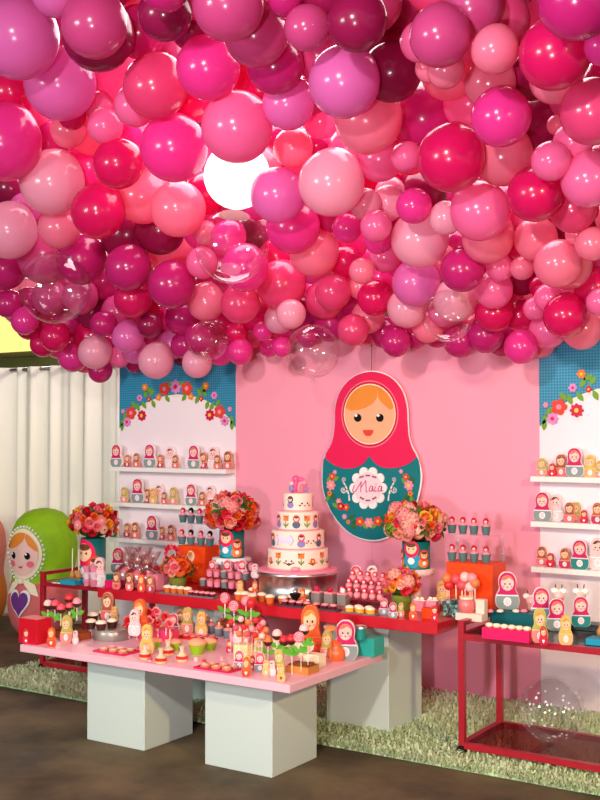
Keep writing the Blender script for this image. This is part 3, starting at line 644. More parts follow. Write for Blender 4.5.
(-1.812,4.095,3.104,0.105,'B','bubblegum pink balloon in canopy top row above the plain pink panel, first from left'),
(-3.113,4.249,3.237,0.124,'R','bright red pink balloon in canopy upper rows above the cake, first from left'),
(-5.043,4.295,3.528,0.148,'Q','rosy berry balloon in canopy upper rows above the curtain, first from left'),
(-2.582,5.088,2.745,0.130,'W','dark wine balloon in canopy middle rows above the big doll cutout'),
(-1.460,4.711,2.681,0.109,'K','cherry pink balloon in canopy middle rows above the right flowered panel, second from left'),
(-3.035,4.703,2.940,0.129,'K','cherry pink balloon in canopy middle rows above the cake'),
(-1.631,4.229,2.963,0.101,'W','dark wine balloon in canopy upper rows above the plain pink panel, second from left'),
(-1.485,4.911,2.644,0.112,'H','hot pink balloon in canopy middle rows above the right flowered panel'),
(-3.384,4.767,2.920,0.129,'C','coral pink balloon in canopy middle rows above the cake'),
(-2.239,4.714,2.994,0.114,'W','dark wine balloon in canopy upper rows above the plain pink panel, first from left'),
(-3.528,4.363,3.217,0.123,'R','bright red pink balloon in canopy upper rows above the left flowered panel'),
(-3.081,4.921,3.034,0.128,'B','bubblegum pink balloon in canopy upper rows above the cake, third from left'),
(-2.767,5.030,2.869,0.125,'R','bright red pink balloon in canopy middle rows above the big doll cutout, second from left'),
(-5.973,5.041,2.952,0.163,'H','hot pink balloon in canopy middle rows above the curtain, first from left'),
(-3.766,5.099,2.877,0.138,'Q','rosy berry balloon in canopy middle rows above the cake'),
(-4.583,4.732,3.089,0.141,'H','hot pink balloon in canopy middle rows above the curtain, second from left'),
(-3.312,4.946,3.088,0.130,'M','magenta balloon in canopy upper rows above the cake, second from left'),
(-1.495,5.027,2.806,0.109,'C','coral pink balloon in canopy middle rows above the right flowered panel, fourth from left'),
(-1.767,5.144,2.467,0.113,'W','dark wine balloon in canopy middle rows above the right flowered panel'),
(-1.537,5.064,2.517,0.107,'C','coral pink balloon in canopy middle rows above the right flowered panel, third from left'),
(-3.986,5.075,2.710,0.135,'H','hot pink balloon in canopy middle rows above the left flowered panel, first from left'),
(-6.071,5.248,2.755,0.162,'C','coral pink balloon in canopy lower rows above the curtain, first from left'),
(-3.993,5.133,3.004,0.136,'B','bubblegum pink balloon in canopy middle rows above the left flowered panel, first from left'),
(-2.119,5.074,2.627,0.113,'B','bubblegum pink balloon in canopy middle rows above the plain pink panel, second from left'),
(-2.739,4.643,2.903,0.113,'B','bubblegum pink balloon in canopy middle rows above the big doll cutout, first from left'),
(-4.816,4.618,3.243,0.136,'M','magenta balloon in canopy upper rows above the curtain'),
(-3.140,5.282,2.587,0.126,'H','hot pink balloon in canopy lower rows above the big doll cutout, first from left'),
(-4.261,5.502,2.636,0.142,'H','hot pink balloon in canopy lower rows above the left flowered panel'),
(-1.663,5.290,2.367,0.108,'Q','rosy berry balloon in canopy lower rows above the right flowered panel'),
(-3.779,5.356,2.688,0.133,'W','dark wine balloon in canopy middle rows above the cake'),
(-5.190,5.333,2.707,0.148,'B','bubblegum pink balloon in canopy lower rows above the curtain, third from left'),
(-2.219,4.889,2.664,0.107,'M','magenta balloon in canopy middle rows above the plain pink panel'),
(-5.647,4.905,3.108,0.144,'M','magenta balloon in canopy middle rows above the curtain'),
(-2.779,5.096,2.608,0.112,'M','magenta balloon in canopy middle rows above the big doll cutout, second from left'),
(-5.960,5.461,2.471,0.150,'C','coral pink balloon in canopy lower rows above the curtain, second from left'),
(-3.186,5.489,2.488,0.121,'H','hot pink balloon in canopy lower rows above the big doll cutout, second from left'),
(-5.242,5.099,2.887,0.134,'K','cherry pink balloon in canopy middle rows above the curtain'),
(-3.569,5.612,2.334,0.123,'H','hot pink balloon in canopy lower rows above the cake, second from left'),
(-2.117,5.332,2.317,0.104,'W','dark wine balloon in canopy lower rows above the plain pink panel'),
(-4.767,4.875,3.185,0.123,'R','bright red pink balloon in canopy middle rows above the curtain, first from left'),
(-4.448,4.197,3.495,0.110,'R','bright red pink balloon in canopy upper rows above the curtain, second from left'),
(-3.062,4.985,2.689,0.107,'M','magenta balloon in canopy middle rows above the big doll cutout, first from left'),
(-1.730,5.532,2.125,0.102,'M','magenta balloon in canopy lower rows above the right flowered panel'),
(-5.316,5.523,2.168,0.136,'R','bright red pink balloon in canopy bottom fringe above the curtain, fourth from left'),
(-3.961,5.353,2.842,0.119,'M','magenta balloon in canopy middle rows above the cake'),
(-2.591,5.620,2.158,0.109,'Q','rosy berry balloon in canopy bottom fringe above the plain pink panel'),
(-3.472,5.612,2.185,0.117,'M','magenta balloon in canopy bottom fringe above the big doll cutout, first from left'),
(-6.295,5.380,2.592,0.141,'B','bubblegum pink balloon in canopy lower rows above the curtain, first from left'),
(-6.139,5.622,2.444,0.143,'B','bubblegum pink balloon in canopy lower rows above the curtain, second from left'),
(-2.473,5.355,2.502,0.102,'M','magenta balloon in canopy lower rows above the plain pink panel, first from left'),
(-2.824,5.581,2.115,0.107,'M','magenta balloon in canopy bottom fringe above the big doll cutout, seventh from left'),
(-5.737,5.486,2.349,0.132,'K','cherry pink balloon in canopy lower rows above the curtain'),
(-1.608,5.413,2.214,0.092,'R','bright red pink balloon in canopy lower rows above the right flowered panel, third from left'),
(-5.486,5.393,2.517,0.126,'H','hot pink balloon in canopy lower rows above the curtain, second from left'),
(-2.335,5.363,2.021,0.095,'M','magenta balloon in canopy bottom fringe above the plain pink panel, third from left'),
(-2.219,5.633,2.262,0.098,'C','coral pink balloon in canopy lower rows above the plain pink panel, third from left'),
(-2.340,5.321,2.344,0.094,'M','magenta balloon in canopy lower rows above the plain pink panel, third from left'),
(-3.899,5.588,2.336,0.112,'C','coral pink balloon in canopy lower rows above the cake, first from left'),
(-2.529,5.282,2.160,0.095,'B','bubblegum pink balloon in canopy lower rows above the plain pink panel, first from left'),
(-4.625,5.557,2.276,0.117,'H','hot pink balloon in canopy bottom fringe above the left flowered panel, first from left'),
(-3.223,5.647,2.136,0.104,'R','bright red pink balloon in canopy bottom fringe above the big doll cutout'),
(-3.314,5.394,2.134,0.101,'M','magenta balloon in canopy bottom fringe above the big doll cutout, second from left'),
(-2.375,5.683,2.027,0.096,'M','magenta balloon in canopy bottom fringe above the plain pink panel, fourth from left'),
(-6.444,5.581,2.543,0.128,'H','hot pink balloon in canopy lower rows above the curtain, first from left'),
(-4.071,5.645,2.149,0.108,'K','cherry pink balloon in canopy bottom fringe above the cake, first from left'),
(-3.837,5.651,2.153,0.105,'K','cherry pink balloon in canopy bottom fringe above the cake, second from left'),
(-3.683,5.525,2.153,0.099,'H','hot pink balloon in canopy bottom fringe above the cake, fifth from left'),
(-2.787,5.416,2.054,0.086,'M','magenta balloon in canopy bottom fringe above the big doll cutout, sixth from left'),
(-1.701,5.418,2.053,0.077,'C','coral pink balloon in canopy bottom fringe above the right flowered panel, third from left'),
(-4.689,5.757,2.052,0.101,'W','dark wine balloon in canopy bottom fringe above the left flowered panel, second from left'),
(-5.841,5.710,2.158,0.108,'K','cherry pink balloon in canopy bottom fringe above the curtain, first from left'),
(-4.347,5.714,2.086,0.096,'R','bright red pink balloon in canopy bottom fringe above the left flowered panel, first from left'),
(-5.649,5.791,2.048,0.107,'K','cherry pink balloon in canopy bottom fringe above the curtain, second from left'),
]

# ------------------------------------------------------------------ balloons
BCOL = dict(L=(240,118,196), Q=(222,80,146), W=(168,26,86), B=(252,118,180), R=(232,26,108), M=(214,40,130), K=(240,76,136), H=(246,62,164), C=(252,134,168), P=(252,176,204))
def balloon_mesh(k):
    prof = []
    for i in range(25):
        t = PI*i/24; z = -math.cos(t); r = math.sin(t)
        if z > 0: r *= 1-.10*z*z; z *= 1.10              # the neck end is drawn out
        prof.append((max(r, 1e-6), z))
    prof = prof[:-1]+[(.045, 1.10), (.03, 1.125), (.07, 1.17), (.02, 1.16)]
    return MB().lathe(prof, M('balloon_'+k, BCOL[k], .20, coat=.25, trans=.38), 36).mesh('balloon')
BM = {k: balloon_mesh(k) for k in BCOL}
rr = random.Random(9)
for x, y, z, r, k, lb in BALLOONS:
    o = put('balloon', BM[k], None, (x, y, z), 0, r)
    d = Vector((rr.uniform(-.5, .5), rr.uniform(.1, .9), rr.uniform(.5, 1.0)))     # the knot points up into the canopy
    o.rotation_euler = d.to_track_quat('Z', 'Y').to_euler()
    tag(o, lb, 'balloon', 'balloons of the canopy')
SPARK = M('sparkle_dots', (250,240,235), .3)
def bubble(loc, r, label, dots=0):
    t = thing('clear_balloon', label, 'balloon', loc, 0, 'clear bubble balloons')
    MB().ball((0,0,0), r, FILM, 32).lathe([(.015, -r-.02), (.004, -r+.004)], FILM, 10).build('film', t)
    if dots:
        g = random.Random(dots)
        for i in range(dots):
            a = g.uniform(0, 2*PI); u = g.uniform(-.95, .55); s_ = r*.985
            q_ = math.sqrt(1-u*u); c = Vector((s_*q_*math.cos(a), s_*q_*math.sin(a), s_*u))
            o = MB().lathe([(.0045+.003*g.random(), -.0006), (.005, .0006)], SPARK, 8).build('confetti_dot', t, c)
            o.rotation_euler = c.to_track_quat('Z', 'Y').to_euler()
bubble((-3.349,4.486,2.458), .19, 'clear bubble balloon below the glowing white globe, pink balloons showing through it')
bubble((-4.797,4.66,2.373), .215, 'clear bubble balloon at left, hanging above the curtain')
bubble((-3.236,5.08,1.955), .150, 'clear bubble balloon at canopy edge, between cake and cutout doll')
bubble((-2.317,4.86,2.076), .128, 'small clear bubble balloon in lower rows above the plain pink panel')
bubble((-3.903,5.0,2.041), .118, 'small clear bubble balloon above the left flowered panel')
p = at(552, 718, Y=4.92)
bubble((p.x, 4.915, .2255), .150, 'clear confetti balloon lying on the glass shelf of right cart', 60)
lp = thing('globe_lamp', 'glowing white globe lamp among the pink balloons', 'lamp', Vector((0,0,1.5))+(Vector((-3.56,4.813,2.917))-Vector((0,0,1.5)))*.93)
MB().ball((0,0,0), .17, glow('lamp_glass', (255,250,240), 1.6), 28).build('globe', lp)
MB().tube([(0,0,.165), (0,0,1.18)], .008, white).build('stem', lp)

# ------------------------------------------------------------------ big soft dolls at the left
def big_doll(loc, hgt, rz, label, hood, dress, heartm):
    t = thing('nesting_doll', label, 'doll', loc, rz, None, hgt)
    prof = [(.17,0),(.215,.03),(.25,.09),(.272,.17),(.28,.25),(.275,.32),(.262,.38),(.25,.43),(.247,.48),(.253,.54),(.262,.60),(.268,.66),(.268,.72),(.258,.79),(.236,.86),(.2,.92),(.15,.965),(.09,.99),(.03,1.0),(1e-6,1.001)]
    def R(z):
        for (ra, za), (rb, zb) in zip(prof, prof[1:]):
            if za <= z <= zb: return ra+(rb-ra)*(z-za)/(zb-za)
        return prof[-1][0]
    lo = [p_ for p_ in prof if p_[1] <= .43]; up = [p_ for p_ in prof if p_[1] >= .43]
    MB().lathe(lo, dress, 40, caps=True).build('body', t)
    MB().lathe(up, hood, 40, caps=False).build('hood', t)
    fz = .655
    MB().wrap(ell(0, fz, .178, .200, 40), R, .006, CREAM).build('bonnet_edge', t)
    f_ = MB().wrap(ell(0, fz, .150, .172, 36), R, .012, SKINP).build('face', t)
    for sx in (-1, 1):
        MB().wrap(ell(sx*.066, fz-.01, .024, .028, 16), R, .016, BLACK).wrap(ell(sx*.066-.008, fz+.004, .009, .009, 10), R, .019, WHITE).build('eye', f_)
        MB().wrap(ell(sx*.085, fz-.075, .030, .026, 16), R, .015, M('cheek', (246,110,130), .6)).build('cheek', f_)
    MB().wrap([(-.022, fz-.088), (0, fz-.098), (.022, fz-.088), (.012, fz-.108), (-.012, fz-.108)], R, .016, CRIM).build('mouth', f_)
    hl = [(-.146, fz+.045)]+[(.149*math.cos(a), fz+.170*math.sin(a)) for a in [PI*.92-i*PI*.50/10 for i in range(11)]]+[(.03, fz+.11), (-.03, fz+.06), (-.10, fz+.04)]
    hr = [(.04, fz+.13)]+[(.149*math.cos(a), fz+.170*math.sin(a)) for a in [PI*.40-i*PI*.36/8 for i in range(9)]]+[(.12, fz+.035), (.07, fz+.075)]
    MB().wrap(hl, R, .017, HAIRO).wrap(hr, R, .017, HAIRO).build('hair', f_)
    m = MB()
    for i in range(36):
        a = 2*PI*i/36; x, z = .194*math.cos(a), fz+.214*math.sin(a); r = R(z)+.006; th = x/R(fz)
        m.ball((r*math.sin(th), -r*math.cos(th), z), .011, WHITE, 8)
    m.build('bead_trim', t)
    m = MB()
    for sx in (-1, 1): m.wrap([(0, .455), (sx*.05, .455), (sx*.12, .42), (sx*.15, .33), (sx*.09, .35), (sx*.03, .42)][::sx], R, .012, CREAM)
    m.ball((0, -.262, .445), .028, CREAM, 12); m.build('scarf', t)
    MB().wrap(heart(0, .27, .20, .235), R, .012, WHITE).build('heart_edge', t)
    MB().wrap(heart(0, .27, .165, .195), R, .018, heartm).build('heart', t)
    MB().wrap(petals(.26, .27, .05, 6, .3, 30), R, .008, PURP).wrap(petals(.30, .20, .028, 6, .3, 24), R, .008, PURP).build('felt_flower', t)
    return t
PINKF = M('pink_felt', (222,110,110), .7, var=.1)
p = at(43, 633, z=0)
big_doll((p.x, p.y, .0), 124.5*mpp(p), .10, 'big soft nesting doll in green hood with purple heart, by the curtain', GREENF, PINKF, PURP)
big_doll((p.x-.745, p.y-.02, .0), .90, .3, 'big orange and pink nesting doll mostly cut off at left edge', M('salmon_felt', (238,140,130), .7), M('orange_felt', (236,140,60), .7), CRIM)

# ------------------------------------------------------------------ cake on its silver stand
ck = Vector((at(298, 596, Y=4.97).x, 4.97, TR_))
st = thing('cake_stand', 'round mirrored silver cake stand under the four tier cake', 'cake stand', ck)
MB().lathe([(.215,0),(.222,.01),(.222,.02),(.212,.025),(.212,.125),(.222,.13),(.222,.14),(.218,.146)], SILV, 56).build('drum', st)
MB().lathe([(.216,.146),(.216,.155),(.205,.158)], PINKC, 56).build('top_plate', st)
cake = thing('tiered_cake', 'four tier pale pink birthday cake decorated with little dolls and tulips', 'cake', ck+Vector((0,0,.158)), .5)
CK = M('fondant', (250,222,206), .5); PURPD = M('soft_purple', (150,130,190), .5); NAVY = M('grey_blue', (84,100,130), .5)
tiers = [(.164,.108),(.143,.098),(.112,.1),(.08,.098)]
def mini_doll(m, R, x, z, s, th, hood, dress, off=.002):
    m.wrap(ell(x, z+s*.25, s*.30, s*.27, 18), R, off, dress, th); m.wrap(ell(x, z+s*.70, s*.25, s*.28, 18), R, off+.001, hood, th)
    m.wrap(ell(x, z+s*.70, s*.17, s*.19, 14), R, off+.002, SKINP, th); m.wrap(ell(x, z+s*.80, s*.15, s*.08, 12), R, off+.003, HAIRB, th)
def tulip(m, R, x, z, s, th):
    m.wrap([(x-s*.22, z+s*.55), (x+s*.22, z+s*.55), (x+s*.25, z+s), (x+s*.1, z+s*.88), (x, z+s), (x-s*.1, z+s*.88), (x-s*.25, z+s)], R, .002, ORG, th)
    m.wrap([(x-s*.03, z), (x+s*.03, z), (x+s*.03, z+s*.55), (x-s*.03, z+s*.55)], R, .002, LEAFD, th)
    m.wrap(leaf2(x-s*.14, z+s*.25, s*.4, s*.12, 2.2), R, .002, LEAF, th); m.wrap(leaf2(x+s*.14, z+s*.25, s*.4, s*.12, .9), R, .002, LEAF, th)
def face(m, R, x, z, s, th):
    for sx in (-1, 1): m.wrap(ell(x+sx*s*.3, z+s*.45, s*.09, s*.1, 10), R, .002, BLACK, th); m.wrap(ell(x+sx*s*.5, z+s*.25, s*.12, s*.09, 10), R, .002, HOTP, th)
    m.wrap(ell(x, z+s*.22, s*.1, s*.07, 10), R, .002, CRIM, th)
z0 = 0
for i, (r, hh) in enumerate(tiers):
    tr = MB().lathe([(r, 0), (r, hh-.008), (r-.003, hh-.002), (r-.01, hh)], CK, 56).build('tier', cake, (0, 0, z0))
    MB().lathe([(r+.004, 0), (r+.005, .004), (r+.001, .008)], ICINGP, 56, caps=False).build('piped_border', tr)
    R = lambda z, r=r: r
    view = .08                                            # the decorations repeat all the way round
    if i == 0:
        for k in range(8):
            a = 2*PI*k/8; m = MB(); tulip(m, R, 0, .028, .07, a+.18); m.build('tulip', tr)
            m = MB()
            if k % 2: face(m, R, 0, .03, .05, a+.57)
            else: m.wrap(petals(0, .05, .018, 6, .3, 24), R, .002, REDO, a+.57); m.wrap(ell(0, .05, .007, .007, 10), R, .003, YEL, a+.57)
            m.wrap([(-.028, .045), (0, .03), (.028, .045), (.028, .042), (0, .027), (-.028, .042)], R, .001, LEAFD, a+.57); m.build('icing_motif', tr)
        MB().ball((0, -r-.006, .012), .02, ICINGP, 12, (1.3,.6,.7)).build('sugar_bow', tr)
    elif i == 1:
        m = MB(); m.wrap([(-.055, .025), (.035, .025), (.05, .05), (.035, .078), (-.055, .078), (-.045, .05)], R, .002, PURPD, -.42); m.wrap([(-.050, .028), (.034, .028), (.047, .05), (.034, .075), (-.050, .075), (-.041, .05)], R, .003, M('pale_lilac', (228,214,238), .5), -.42); m.build('name_plaque', tr)
        for k, a in enumerate((.2, .95, 1.7, 2.45, 3.2, 3.95, 4.7, 5.2)):
            m = MB(); mini_doll(m, R, 0, .015, .072, a, (HOTP, REDO)[k % 2], (PURPD, NAVY)[k % 2]); m.build('fondant_doll', tr)
        m = MB(); face(m, R, 0, .025, .05, .58); m.build('icing_motif', tr)
    elif i == 2:
        for k in range(6):
            a = 2*PI*k/6
            m = MB(); mini_doll(m, R, 0, .015, .072, a, (REDO, HOTP)[k % 2], (NAVY, PURPD)[k % 2]); m.build('fondant_doll', tr)
            m = MB(); tulip(m, R, 0, .015, .07, a+.52); m.build('tulip', tr)
    else:
        for k in range(3):
            a = 2*PI*k/3; m = MB(); mini_doll(m, R, 0, .02, .065, a-.45, (BLACK, REDO, HOTP)[k], PURPD); m.build('fondant_doll', tr)
            m = MB(); face(m, R, 0, .02, .055, a+.55); m.build('icing_motif', tr)
    z0 += hh
tp = thing('cake_topper', 'pink sugar figures on top of the cake', 'cake topper', ck+Vector((0,0,.158+z0)), .5)
def arch(cx, w, hh): return [(cx+w*math.cos(PI-PI*i/12), 0, hh*(.45+.55*math.sin(PI*i/12)) if 0 < i < 12 else .004) for i in range(13)]
SUG = M('sugar_pink', (246,90,150), .4)
MB().tube(arch(.012, .026, .075), .011, SUG).ball((-.012, 0, .075), .02, SUG, 14).build('figure', tp)
MB().tube(arch(.022, .018, .055), .009, ICINGP).ball((.036, 0, .055), .014, ICINGP, 12).build('figure', tp)
MB().ball((-.034, -.004, .022), .016, PURPD, 12, (1,1,1.3)).ball((-.034, -.004, .05), .012, SKINP, 12).build('small_doll', tp)
MB().ball((.046, -.008, .018), .011, PURPD, 12, (1,1,1.3)).build('small_doll', tp)

# ------------------------------------------------------------------ flowers
def rose_mesh(col, dark):
    m = MB(); g = random.Random(4)
    m.ball((0,0,.35), .30, dark, 12, (1,1,1.2))
    for k in range(16):
        t = k/15; a = k*2.4; rr_ = .30+.68*t; tilt = .25+.95*t; w = .55+.35*t
        vs = []
        for j in range(5):
            for i in range(5):
                u = (i/4-.5)*2; v = j/4
                q_ = rr_*.42+rr_*.58*v**1.2*math.sin(min(tilt, 1.3)); z = .15+(1-.55*t)*v*.85*math.cos(tilt*.75)+.06*(1-u*u)*v
                th = a+u*w*(.55+.45*math.sin(PI*(.25+.6*v)))
                vs.append((q_*math.cos(th), q_*math.sin(th), z-(.10*t if v == 1 else 0)))
        m.add(vs, [(j*5+i, j*5+i+1, j*5+i+6, j*5+i+5) for j in range(4) for i in range(4)], col if k % 3 else dark, True)
    return m
def gerbera_mesh(col, ctr):
    m = MB()
    for ring, (n, l) in enumerate(((16, 1.0), (14, .78), (10, .5))):
        for k in range(n):
            a = 2*PI*(k+.5*ring)/n; c, s_ = math.cos(a), math.sin(a); w = .16
            vs = [(c*l*t-s_*w*ww, s_*l*t+c*w*ww, .1+.10*ring+.12*t-(.14*t*t)) for t, ww in ((.15,.4),(.55,1),(.85,.9),(1.0,.3)) for ww in (ww, -ww)]
            m.add(vs, [(0,1,3,2),(2,3,5,4),(4,5,7,6)], col, True)
    m.ball((0,0,.28), .26, ctr, 12, (1,1,.5)); return m
def hydrangea_mesh(col, col2):
    m = MB(); g = random.Random(8); N = 46
    m.ball((0,0,.3), .62, col2, 12)
    for i in range(N):
        u = 1-1.55*(i+.5)/N; a = i*2.39996; q_ = math.sqrt(max(0, 1-u*u)); c = Vector((q_*math.cos(a), q_*math.sin(a), u)); p_ = c*.78+Vector((0,0,.3))
        t1 = c.cross(Vector((.3,.2,1))).normalized(); t2 = c.cross(t1)
        for k in range(4):
            b_ = a+k*PI/2; d_ = t1*math.cos(b_)+t2*math.sin(b_); e_ = t1*-math.sin(b_)+t2*math.cos(b_)
            m.add([p_, p_+d_*.13+e_*.12+c*.05, p_+d_*.27+c*.03, p_+d_*.13-e_*.12+c*.05], [(0,1,2,3)], col if g.random() < .8 else col2, True)
    return m
def leafspray_mesh(col):
    m = MB()
    for k in range(5):
        a = 2*PI*k/5; c, s_ = math.cos(a), math.sin(a); w = .26
        vs = [(c*t*1.1-s_*w*ww, s_*t*1.1+c*w*ww, .1+.45*math.sin(t*1.6)) for t, w_ in ((.1,.2),(.45,1),(.8,.8),(1.05,.08)) for ww in (w_, -w_)]
        m.add(vs, [(0,1,3,2),(2,3,5,4),(4,5,7,6)], col, True)
    return m
FM = {}
def fcol(n, c): return M('petal_'+n, c, .6, trans=.25)
PK, PKD = fcol('pink', (250,150,155)), fcol('pink_deep', (238,100,115)); RD, RDD = fcol('red', (226,26,48)), fcol('red_deep', (160,8,28)); OG, OGD = fcol('orange', (244,112,44)), fcol('orange_deep', (222,70,24))
PE, PED = fcol('peach', (253,192,170)), fcol('peach_deep', (244,130,104)); CRM, YW_ = fcol('cream', (252,214,190)), fcol('yellow', (246,200,60)); HPK = fcol('hotpink', (240,60,100)); GRN = fcol('green', (140,160,50)); GRND = fcol('green_deep', (70,100,34))
for nm, f_ in dict(rose_pink=rose_mesh(PK,PKD), rose_red=rose_mesh(RD,RDD), rose_orange=rose_mesh(OG,OGD), rose_peach=rose_mesh(PE,PED), rose_hot=rose_mesh(HPK,RD), rose_cream=rose_mesh(CRM,PE),
                   gerbera_pink=gerbera_mesh(PK, CRM), gerbera_orange=gerbera_mesh(OG, RDD), gerbera_pale=gerbera_mesh(CRM, RD), hydrangea_pink=hydrangea_mesh(PK,PE), hydrangea_peach=hydrangea_mesh(PE,PK), hydrangea_green=hydrangea_mesh(GRN,GRND),
                   yellow_bloom=rose_mesh(YW_,OG), leaf_spray=leafspray_mesh(GRND)).items(): FM[nm] = f_.mesh(nm.split('_')[0] if 'leaf' not in nm else 'leaf_spray')
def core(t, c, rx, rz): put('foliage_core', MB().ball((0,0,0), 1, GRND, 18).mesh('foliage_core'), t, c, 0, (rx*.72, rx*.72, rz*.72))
def bouquet2(t, c, rx, rz, mix, n, size, seed, lowz=-.55):
    g = random.Random(seed)
    for i in range(n):
        u = 1-(1-lowz)*(i+.5)/n; a = i*2.39996+seed; q_ = math.sqrt(1-u*u)
        d = Vector((q_*math.cos(a), q_*math.sin(a), u)); p_ = Vector((d.x*rx, d.y*rx, d.z*rz))*g.uniform(.84, 1.0)
        k = g.choice(mix); s_ = size*g.uniform(.85, 1.2)*(1.12 if 'hydra' in k else 1)
        nm = 'hydrangea' if 'hydra' in k else 'gerbera' if 'gerb' in k else 'leaf_spray' if 'leaf' in k else 'rose'
        put(nm, FM[k], t, Vector(c)+p_-d*s_*.7, 0, s_, (d+Vector((0,0,.1))).to_track_quat('Z', 'Y').to_euler())
    core(t, c, rx, rz)
MIXW = ['rose_pink','rose_pink','rose_red','rose_orange','rose_orange','rose_peach','gerbera_orange','rose_hot','gerbera_pale','hydrangea_pink','leaf_spray','rose_red']
MIXL = ['rose_pink','rose_pink','rose_red','rose_red','rose_orange','gerbera_pale','yellow_bloom','rose_hot','gerbera_pink','rose_orange','rose_red']
MIXR = ['hydrangea_peach','hydrangea_pink','rose_pink','rose_peach','rose_orange','rose_red','rose_cream','rose_peach','hydrangea_green','yellow_bloom','leaf_spray','rose_hot','gerbera_pale','rose_pink']
VT = M('vase_teal', (10,104,104), .4); VP = M('vase_pink', (226,44,84), .45)
def vase_doll(m_parent, r, hh, th, hood, dress, s, z=.01, x=0):
    R = lambda z_: r
    m = MB(); m.wrap(ell(x, z+s*.26, s*.34, s*.28, 22), R, .002, dress, th); m.wrap(ell(x, z+s*.68, s*.29, s*.32, 22), R, .003, hood, th); m.wrap(ell(x, z+s*.70, s*.20, s*.21, 20), R, .004, SKIN, th)
    m.wrap(ell(x, z+s*.82, s*.17, s*.08, 14), R, .005, HAIRB, th)
    for sx in (-1, 1): m.wrap(ell(x+sx*s*.08, z+s*.68, s*.025, s*.03, 8), R, .005, BLACK, th)
    m.wrap(scallop(x, z+s*.24, s*.13, s*.13, 10, .2, 40), R, .005, WHITE, th); m.build('doll_print', m_parent)
def vase_bouquet(px, py, z, label, hpx, wpx, rpx, rzpx, mix, n, size, seed, doll=True):
    p_ = at(px, py, z=z); k = mpp(p_); hh = hpx*k; r = wpx*k/2
    t = thing('flower_arrangement', label, 'flower arrangement', p_, 0, 'flower arrangements')
    va = MB().lathe([(r, 0), (r, hh), (r-.006, hh), (r-.006, .01)], VT, 36).build('vase', t)
    if doll: vase_doll(va, r, hh, -.05 if px < 300 else .35, HOTP, TEALBLUE, hh*.95); vase_doll(va, r, hh, .95 if px < 300 else 1.25, REDO, ORG, hh*.6)
    bouquet2(t, (0, 0, hh+rzpx*k*.72), rpx*k, rzpx*k, mix, n, size, seed)
    return t

# ------------------------------------------------------------------ sweets and little dolls: one mesh per part, shared by its copies
def prof2(half):
    return [(x, z) for x, z in half]+[(-x, z) for x, z in half[::-1]]
SIL = [(.0,0),(.20,.0),(.29,.06),(.335,.15),(.345,.26),(.325,.36),(.28,.45),(.238,.51),(.232,.57),(.245,.64),(.255,.72),(.245,.81),(.21,.89),(.15,.955),(.07,.992),(0,1.0)]
SILB = [(x+.014 if x > 0 else 0, z*1.008+(.006 if z > .5 else -.0)) for x, z in SIL]
DRESS = [(x, z) for x, z in SIL if z <= .42]+[(0, .42)]
HOOD = [(0, .36), (.12, .40), (.31, .405)]+[(x, z) for x, z in SIL if z > .42]
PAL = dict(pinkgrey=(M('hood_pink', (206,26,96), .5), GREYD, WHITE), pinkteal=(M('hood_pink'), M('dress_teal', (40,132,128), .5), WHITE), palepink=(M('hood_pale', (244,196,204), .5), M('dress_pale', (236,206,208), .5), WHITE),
           olive=(M('hood_olive', (178,172,84), .5), M('dress_rose', (232,140,130), .5), M('edge_sand', (226,206,140), .5)), brown=(M('hood_brown', (172,84,58), .5), M('dress_coral', (226,110,110), .5), M('edge_rose', (232,170,140), .5)), gold=(GOLD, M('dress_tan', (232,176,116), .5), M('edge_tan', (236,196,134), .5)),
           orange=(M('hood_orange', (236,92,40), .5), M('dress_orange', (224,70,40), .5), M('edge_orange', (236,120,60), .5)), red=(M('hood_red', (214,40,50), .5), CRIM, M('edge_red', (226,60,80), .5)), green=(M('hood_green', (150,170,80), .5), M('dress_green', (70,120,60), .5), WHITE), magenta=(M('hood_rust', (196,104,70), .5), M('dress_plum', (190,50,90), .5), M('edge_rose')))
_dm = {}
def dmesh(k):
    if k in _dm: return _dm[k]
    hood, dress, edge = PAL[k]
    back = MB().poly(prof2(SILB[1:-1]+[(0.0, 1.032)])[:-1] if False else prof2([p_ for p_ in SILB if p_[0] > 0]), 0, .16, edge)
    dr = MB().poly(prof2([p_ for p_ in DRESS if p_[0] > 0]), -.012, 0, dress)
    hd = MB().poly(prof2([p_ for p_ in HOOD if p_[0] > 0]), -.022, 0, hood)
    fc_ = MB().poly(ell(0, .715, .192, .205, 26), -.030, -.02, SKINP if k in ('pinkgrey', 'pinkteal', 'palepink') else SKIN)
    hair = HAIRO if k in ('orange', 'gold', 'olive') else M('hair_pinkish', (226,120,90), .5) if k in ('pinkgrey', 'pinkteal') else HAIRB
    fc_.poly([(.185*math.cos(a), .715+.198*math.sin(a)) for a in [.35+i*(PI-.7)/14 for i in range(15)]]+[(-.06, .80), (.05, .86)], -.034, -.029, hair)
    for sx in (-1, 1): fc_.poly(ell(sx*.075, .69, .024, .028, 10), -.034, -.029, BLACK); fc_.poly(ell(sx*.12, .62, .035, .028, 10), -.0335, -.029, PINKC)
    fc_.poly(ell(0, .605, .03, .018, 10), -.034, -.029, CRIM)
    bg = MB().poly(scallop(0, .21, .125, .125, 10, .22, 50), -.022, -.01, WHITE).poly(ell(0, .21, .085, .085, 18), -.025, -.02, M('badge_pink'))
    ht = MB().poly(heart(0, .20, .22, .22), -.022, -.01, WHITE if k in ('red', 'orange') else HOTP)
    _dm[k] = dict(backing=back.mesh('backing'), dress=dr.mesh('dress'), hood=hd.mesh('hood'), face=fc_.mesh('face'), badge=bg.mesh('badge'), heart=ht.mesh('heart'))
    return _dm[k]
